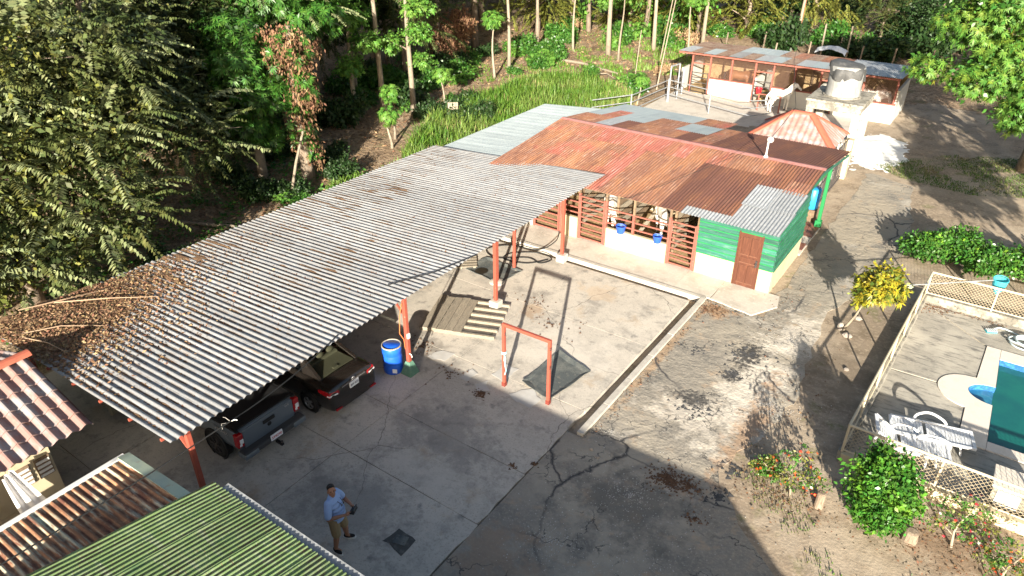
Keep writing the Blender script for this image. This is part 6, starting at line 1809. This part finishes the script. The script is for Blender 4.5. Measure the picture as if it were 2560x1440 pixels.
flowering('orange flowering shrub at the edge of the broken asphalt', (-1.6, 13.6, 0), 1.0, 90)
flowering('sparse shrub with red and orange flowers below the pool fence', (1.75, 14.1, 0), 1.05, 91, 'redflower')
flowering('orange flowering shrub cut by the bottom right corner', (2.75, 13.7, 0), .9, 92)
flowering('low flowering shrub left of the orange one', (-2.25, 13.7, 0), .5, 93)

# --- grass
M['drygrass'] = leaf('dry grass', (.32, .26, .12), transl=.2)
def blades(name, poly, n, hgt_, m, seed, wid=.022, patch=.35):
    r = np.random.default_rng(seed)
    xs_, ys_ = [p[0] for p in poly], [p[1] for p in poly]
    P = []
    while len(P) < n:
        x, y = r.uniform(min(xs_), max(xs_)), r.uniform(min(ys_), max(ys_))
        c = False; j = len(poly) - 1
        for i in range(len(poly)):
            if (poly[i][1] > y) != (poly[j][1] > y) and x < (poly[j][0] - poly[i][0]) * (y - poly[i][1]) / (poly[j][1] - poly[i][1]) + poly[i][0]: c = not c
            j = i
        if c and float(noise2(np.array(x), np.array(y), .9, seed)) > -patch - .2 * r.random():
            P.append((x, y))
    P = np.array(P); z0 = np.zeros(n)
    h = hgt_ * r.uniform(.55, 1.2, n) * (1 + .25 * noise2(P[:, 0], P[:, 1], .7, seed + 1))
    an = r.uniform(0, 6.28, n); ln = r.uniform(.1, .7, n)
    dx, dy = np.cos(an), np.sin(an)
    w = wid * r.uniform(.7, 1.4, n)
    B = np.stack([P[:, 0], P[:, 1], z0], 1); S = np.stack([-dy, dx, z0], 1) * w[:, None]
    M1 = B + np.stack([dx * ln * h * .3, dy * ln * h * .3, h * .6], 1)
    T = B + np.stack([dx * ln * h, dy * ln * h, h * (1 - .35 * ln)], 1)
    V = np.stack([B - S, B + S, M1 + S * .8, M1 - S * .8, T + S * .1, T - S * .1], 1).reshape(-1, 3)
    k = np.arange(n)[:, None] * 6
    F = np.concatenate([k + np.array([[0, 1, 2, 3]]), k + np.array([[3, 2, 4, 5]])])
    return tag(link(name, np_mesh(name, V, F), M[m]), kind='stuff')
blades('tall_grass', [(-21.2, 23.5), (-22, 33), (-20.4, 33), (-19.2, 40.6), (-22.5, 43.5), (-27.2, 43.2), (-27.8, 38), (-27.2, 31), (-24.3, 25)], 17000, 1.0, 'grass', 1, .026, .35)
blades('dry_grass', [(-21.2, 24.5), (-20.4, 33), (-19.0, 41), (-22.5, 44.5), (-28, 44), (-28.4, 38), (-27.8, 31), (-24.5, 26)], 5000, .75, 'drygrass', 8, .02, .1)
blades('edge_grass', [(-20.6, 12), (-20.6, 24), (-23.6, 26), (-24.6, 21), (-22.4, 12)], 3600, .55, 'grass', 2, .025, .1)
blades('lawn_grass', [(-4.6, 38.2), (-3.2, 37), (-.2, 36.5), (3, 38), (3, 44), (-1.5, 42.2), (-3.2, 40.2)], 9000, .09, 'lawn', 3, .012, .25)
blades('weed_tufts', [(-2.9, 12.6), (-1, 11.6), (2.4, 11.4), (2.9, 14.9), (-.6, 15), (-2.9, 16)], 1100, .06, 'lawn', 4, .01, -.35)
blades('weed_tufts', [(-34, 34), (-34, 60), (-19, 60), (-19, 51), (-27, 44)], 7000, .32, 'grass', 6, .03, -.05)
# --- leaf litter
def litter(name, pts, m, size, seed, z=.02, tilt=.5):
    r = np.random.default_rng(seed)
    pts = np.asarray(pts, float); n = len(pts)
    if pts.shape[1] == 2: pts = np.concatenate([pts, np.full((n, 1), z)], 1)
    an = r.uniform(0, 6.28, n)
    D_ = unit(np.stack([np.cos(an), np.sin(an), r.normal(0, tilt * .5, n)], 1))
    S_ = unit(np.cross(D_, np.array([0, 0, 1.0]) + r.normal(0, tilt, (n, 3))))
    L_ = size * r.uniform(.6, 1.3, n)
    return tag(link(name, leaves_mesh(name, pts, D_, S_, L_, L_ * .5), M[m]), kind='stuff')
r = np.random.default_rng(12)
fp = np.stack([r.uniform(-40, -20.8, 26000), r.uniform(8, 62, 26000)], 1)
keep = ~((fp[:, 0] > -28) & (fp[:, 1] > 24) & (fp[:, 1] < 43) & (r.random(len(fp)) < .8))
fp = fp[keep]
fz = np.clip((-fp[:, 0] - 24) / 60, 0, 1) * 1.2 + .05 * noise2(fp[:, 0], fp[:, 1], .5) + .03 * noise2(fp[:, 0], fp[:, 1], 1.7, 2) + np.clip((fp[:, 1] - 55) / 80, 0, 1) + .03
fp3 = np.concatenate([fp, fz[:, None]], 1)
litter('leaf_litter', fp3[::2], 'tanleaf', .2, 1)
litter('leaf_litter', fp3[1::2], 'dryleaf', .17, 2)
gc = np.stack([r.uniform(-32, -20.9, 9000), r.uniform(6, 23, 9000)], 1)
gc = gc[noise2(gc[:, 0], gc[:, 1], .8, 5) > -.1]
gz_ = np.clip((-gc[:, 0] - 24) / 60, 0, 1) * 1.2 + .04 + r.random(len(gc)) * .25
litter('ground_cover', np.concatenate([gc, gz_[:, None]], 1), 'shrub', .2, 41, tilt=.7)
gp_ = np.concatenate([r.normal((-6.15, 20.3), (.3, .25), (200, 2)), r.normal((-6.3, 16.5), (.12, 2.2), (90, 2)), r.normal((-.15, 24.6), (.3, .2), (160, 2)), np.stack([r.uniform(-.3, 2, 120), 24.8 - abs(r.normal(0, .08, 120))], 1), r.normal((1.7, 13.9), (.9, .6), (350, 2)), r.normal((-1.6, 13.4), (.6, .4), (240, 2)), r.normal((-4.3, 22), (.3, 1.2), (80, 2)), r.normal((-2.5, 18), (.5, 2), (120, 2)), r.normal((-1.8, 40), (1.5, 2), (60, 2))])
litter('fallen_leaves', gp_, 'dryleaf', .07, 3, .045, .3)
# leaves lying on the carport roof: thick pile at the near back corner, thinning out, most in the troughs
def roof_pts(n, fx, fy, seed):
    r = np.random.default_rng(seed)
    x, y = fx(r, n), fy(r, n)
    ok = (x > -20.05) & (x < -11.9) & (y > 4.9) & (y < 22.6)
    return x[ok], y[ok], r
pitch = .1757
def on_roof(x, y, r, trough=True, lift=0):
    if trough:
        y = (np.round((y - 4.87) / pitch - .75) + .75) * pitch + 4.87 + r.normal(0, .022, len(y))
    return np.stack([x, y, RZ(x) + np.where(trough, -.012, .02) + lift], 1)
x, y, r_ = roof_pts(30000, lambda r, n: -19.95 + np.abs(r.normal(0, 1.6, n)), lambda r, n: 4.6 + np.abs(r.normal(0, 2.0, n)) , 21)
pile = np.exp(-((x + 19.2) / 1.7) ** 2 - ((y - 5.6) / 1.5) ** 2)
P1 = on_roof(x, y, r_, False, r_.random(len(x)) * .13 * pile)
litter('roof_leaves', P1[::2], 'dryleaf', .1, 22, tilt=.6)
litter('roof_leaves', P1[1::2], 'tanleaf', .09, 23, tilt=.6)
x, y, r_ = roof_pts(9000, lambda r, n: -20 + 3.4 * np.abs(r.normal(0, 1, n)), lambda r, n: 5 + 6.5 * np.abs(r.normal(0, 1, n)), 24)
cl_ = noise2(x, y * 3, 2.1, 4) > .02
litter('roof_leaves', on_roof(x[cl_], y[cl_], r_, True), 'dryleaf', .075, 25, tilt=.35)
# runs of leaves caught in the troughs
runs_ = []
rr = np.random.default_rng(30)
for _ in range(900):
    y0 = 4.9 + 17.6 * rr.random() ** 1.25; x0 = -20 + 7.6 * rr.random() ** 1.2
    ln = rr.uniform(.15, .9); m_ = int(ln * 34)
    runs_.append(np.stack([x0 + rr.uniform(0, ln, m_), np.full(m_, y0)], 1))
runs_ = np.concatenate(runs_); ok = runs_[:, 0] < -12
litter('roof_leaves', on_roof(runs_[ok, 0], runs_[ok, 1], rr, True), 'dryleaf', .085, 31, tilt=.3)
# matted leaves: a heap in the near back corner and fillings of the troughs, pierced by the ribs
def smooth_noise(nx, ny, sx, sy, seed):
    r = np.random.default_rng(seed)
    a = r.random((int(nx / sx) + 3, int(ny / sy) + 3))
    u = np.arange(nx) / sx; v = np.arange(ny) / sy
    i, j = u.astype(int), v.astype(int); fu, fv = u - i, v - j
    fu, fv = fu * fu * (3 - 2 * fu), fv * fv * (3 - 2 * fv)
    A = a[i][:, j] * (1 - fu)[:, None] + a[i + 1][:, j] * fu[:, None]
    B_ = a[i][:, j + 1] * (1 - fu)[:, None] + a[i + 1][:, j + 1] * fu[:, None]
    return A * (1 - fv)[None] + B_ * fv[None]
def leaf_layer(name, x0, x1, y0, y1, dx, dy, dens, seed):
    nx, ny = int((x1 - x0) / dx), int((y1 - y0) / dy)
    X = x0 + np.arange(nx) * dx; Y = y0 + np.arange(ny) * dy
    XX, YY = np.meshgrid(X, Y, indexing='ij')
    Zz = RZ(XX) + dens(XX, YY, nx, ny)
    V = np.stack([XX.ravel(), YY.ravel(), Zz.ravel()], 1)
    i = (np.arange(nx - 1)[:, None] * ny + np.arange(ny - 1)[None]).ravel()
    F = np.stack([i, i + ny, i + ny + 1, i + 1], 1)
    zq = (Zz - RZ(XX)).ravel()[F].max(1)
    return tag(link(name, np_mesh(name, V, F[zq > -.034]), M['roofleaf']), kind='stuff')
def d_heap(X, Y, nx, ny):
    n1 = smooth_noise(nx, ny, 9, 9, 1); n2 = smooth_noise(nx, ny, 2, 2, 2)
    e = np.exp(-(np.clip(X + 19.6, 0, 9) / 2.3) ** 2 - (np.clip(Y - 6.2, 0, 9) / 2.0) ** 2 - (np.clip(6.0 - Y, 0, 9) / 1.6) ** 2 * np.clip((X + 19.2) / 2, 0, 1))
    return -.06 + .15 * e * (.55 + .9 * n1) + .02 * (n2 - .5)
leaf_layer('roof_leaf_heap', -20.1, -14.2, 4.9, 11.0, .06, .05, d_heap, 1)
def d_trough(X, Y, nx, ny):
    n1 = smooth_noise(nx, ny, 9, 3.4, 3); n2 = smooth_noise(nx, ny, 40, 60, 4); n3 = smooth_noise(nx, ny, 1.5, 1.5, 5)
    back = np.clip((-12.3 - X) / 6.5, 0, 1); near = np.clip((24 - Y) / 18, .25, 1)
    return -.058 + .098 * n1 * (.55 + .6 * n2) * (.55 + .45 * back) * (.75 + .25 * near) + .012 * (n3 - .5)
leaf_layer('roof_leaf_runs', -20.05, -11.8, 4.95, 22.7, .06, .0439, d_trough, 2)
# twigs on the pile
twl = ['longest bare twig at the near edge of the roof leaf pile', 'bare twig at the far end of the roof leaf pile', 'straight bare twig at the right of the roof leaf pile', 'bare twig at the back edge of the roof leaf pile']
for i, pts in enumerate(([(-18.9, 5.0, .12), (-18.2, 5.9, .16), (-17.3, 6.6, .08)], [(-19.6, 6.4, .2), (-18.6, 7.4, .14), (-17.6, 8.2, .08)], [(-18.7, 5.1, .1), (-17.6, 5.3, .18), (-16.9, 5.4, .06)], [(-19.8, 5.6, .3), (-19.3, 6.6, .3), (-19.2, 7.6, .15)])):
    tag(MB().tube([(x, y, RZ(x) + z) for x, y, z in pts], [.018, .014, .006], 5).build('twig', M['deadwood']), twl[i], 'twig', 'twigs on the roof leaf pile')
# leaves in the hut roof valleys
rr = np.random.default_rng(33); hp_ = []
for _ in range(10):
    y0 = rr.integers(4, 19) * .235 - .6 + .176; s0 = rr.uniform(.1, .85)
    m_ = 45
    s = s0 + rr.uniform(0, .16, m_)
    hp_.append(np.stack([-14.3 - 2.45 * s, np.full(m_, y0) + rr.normal(0, .03, m_), 2.2 + .82 * s + .035], 1))
litter('hut_roof_leaves', np.concatenate(hp_), 'dryleaf', .06, 34, tilt=.3)
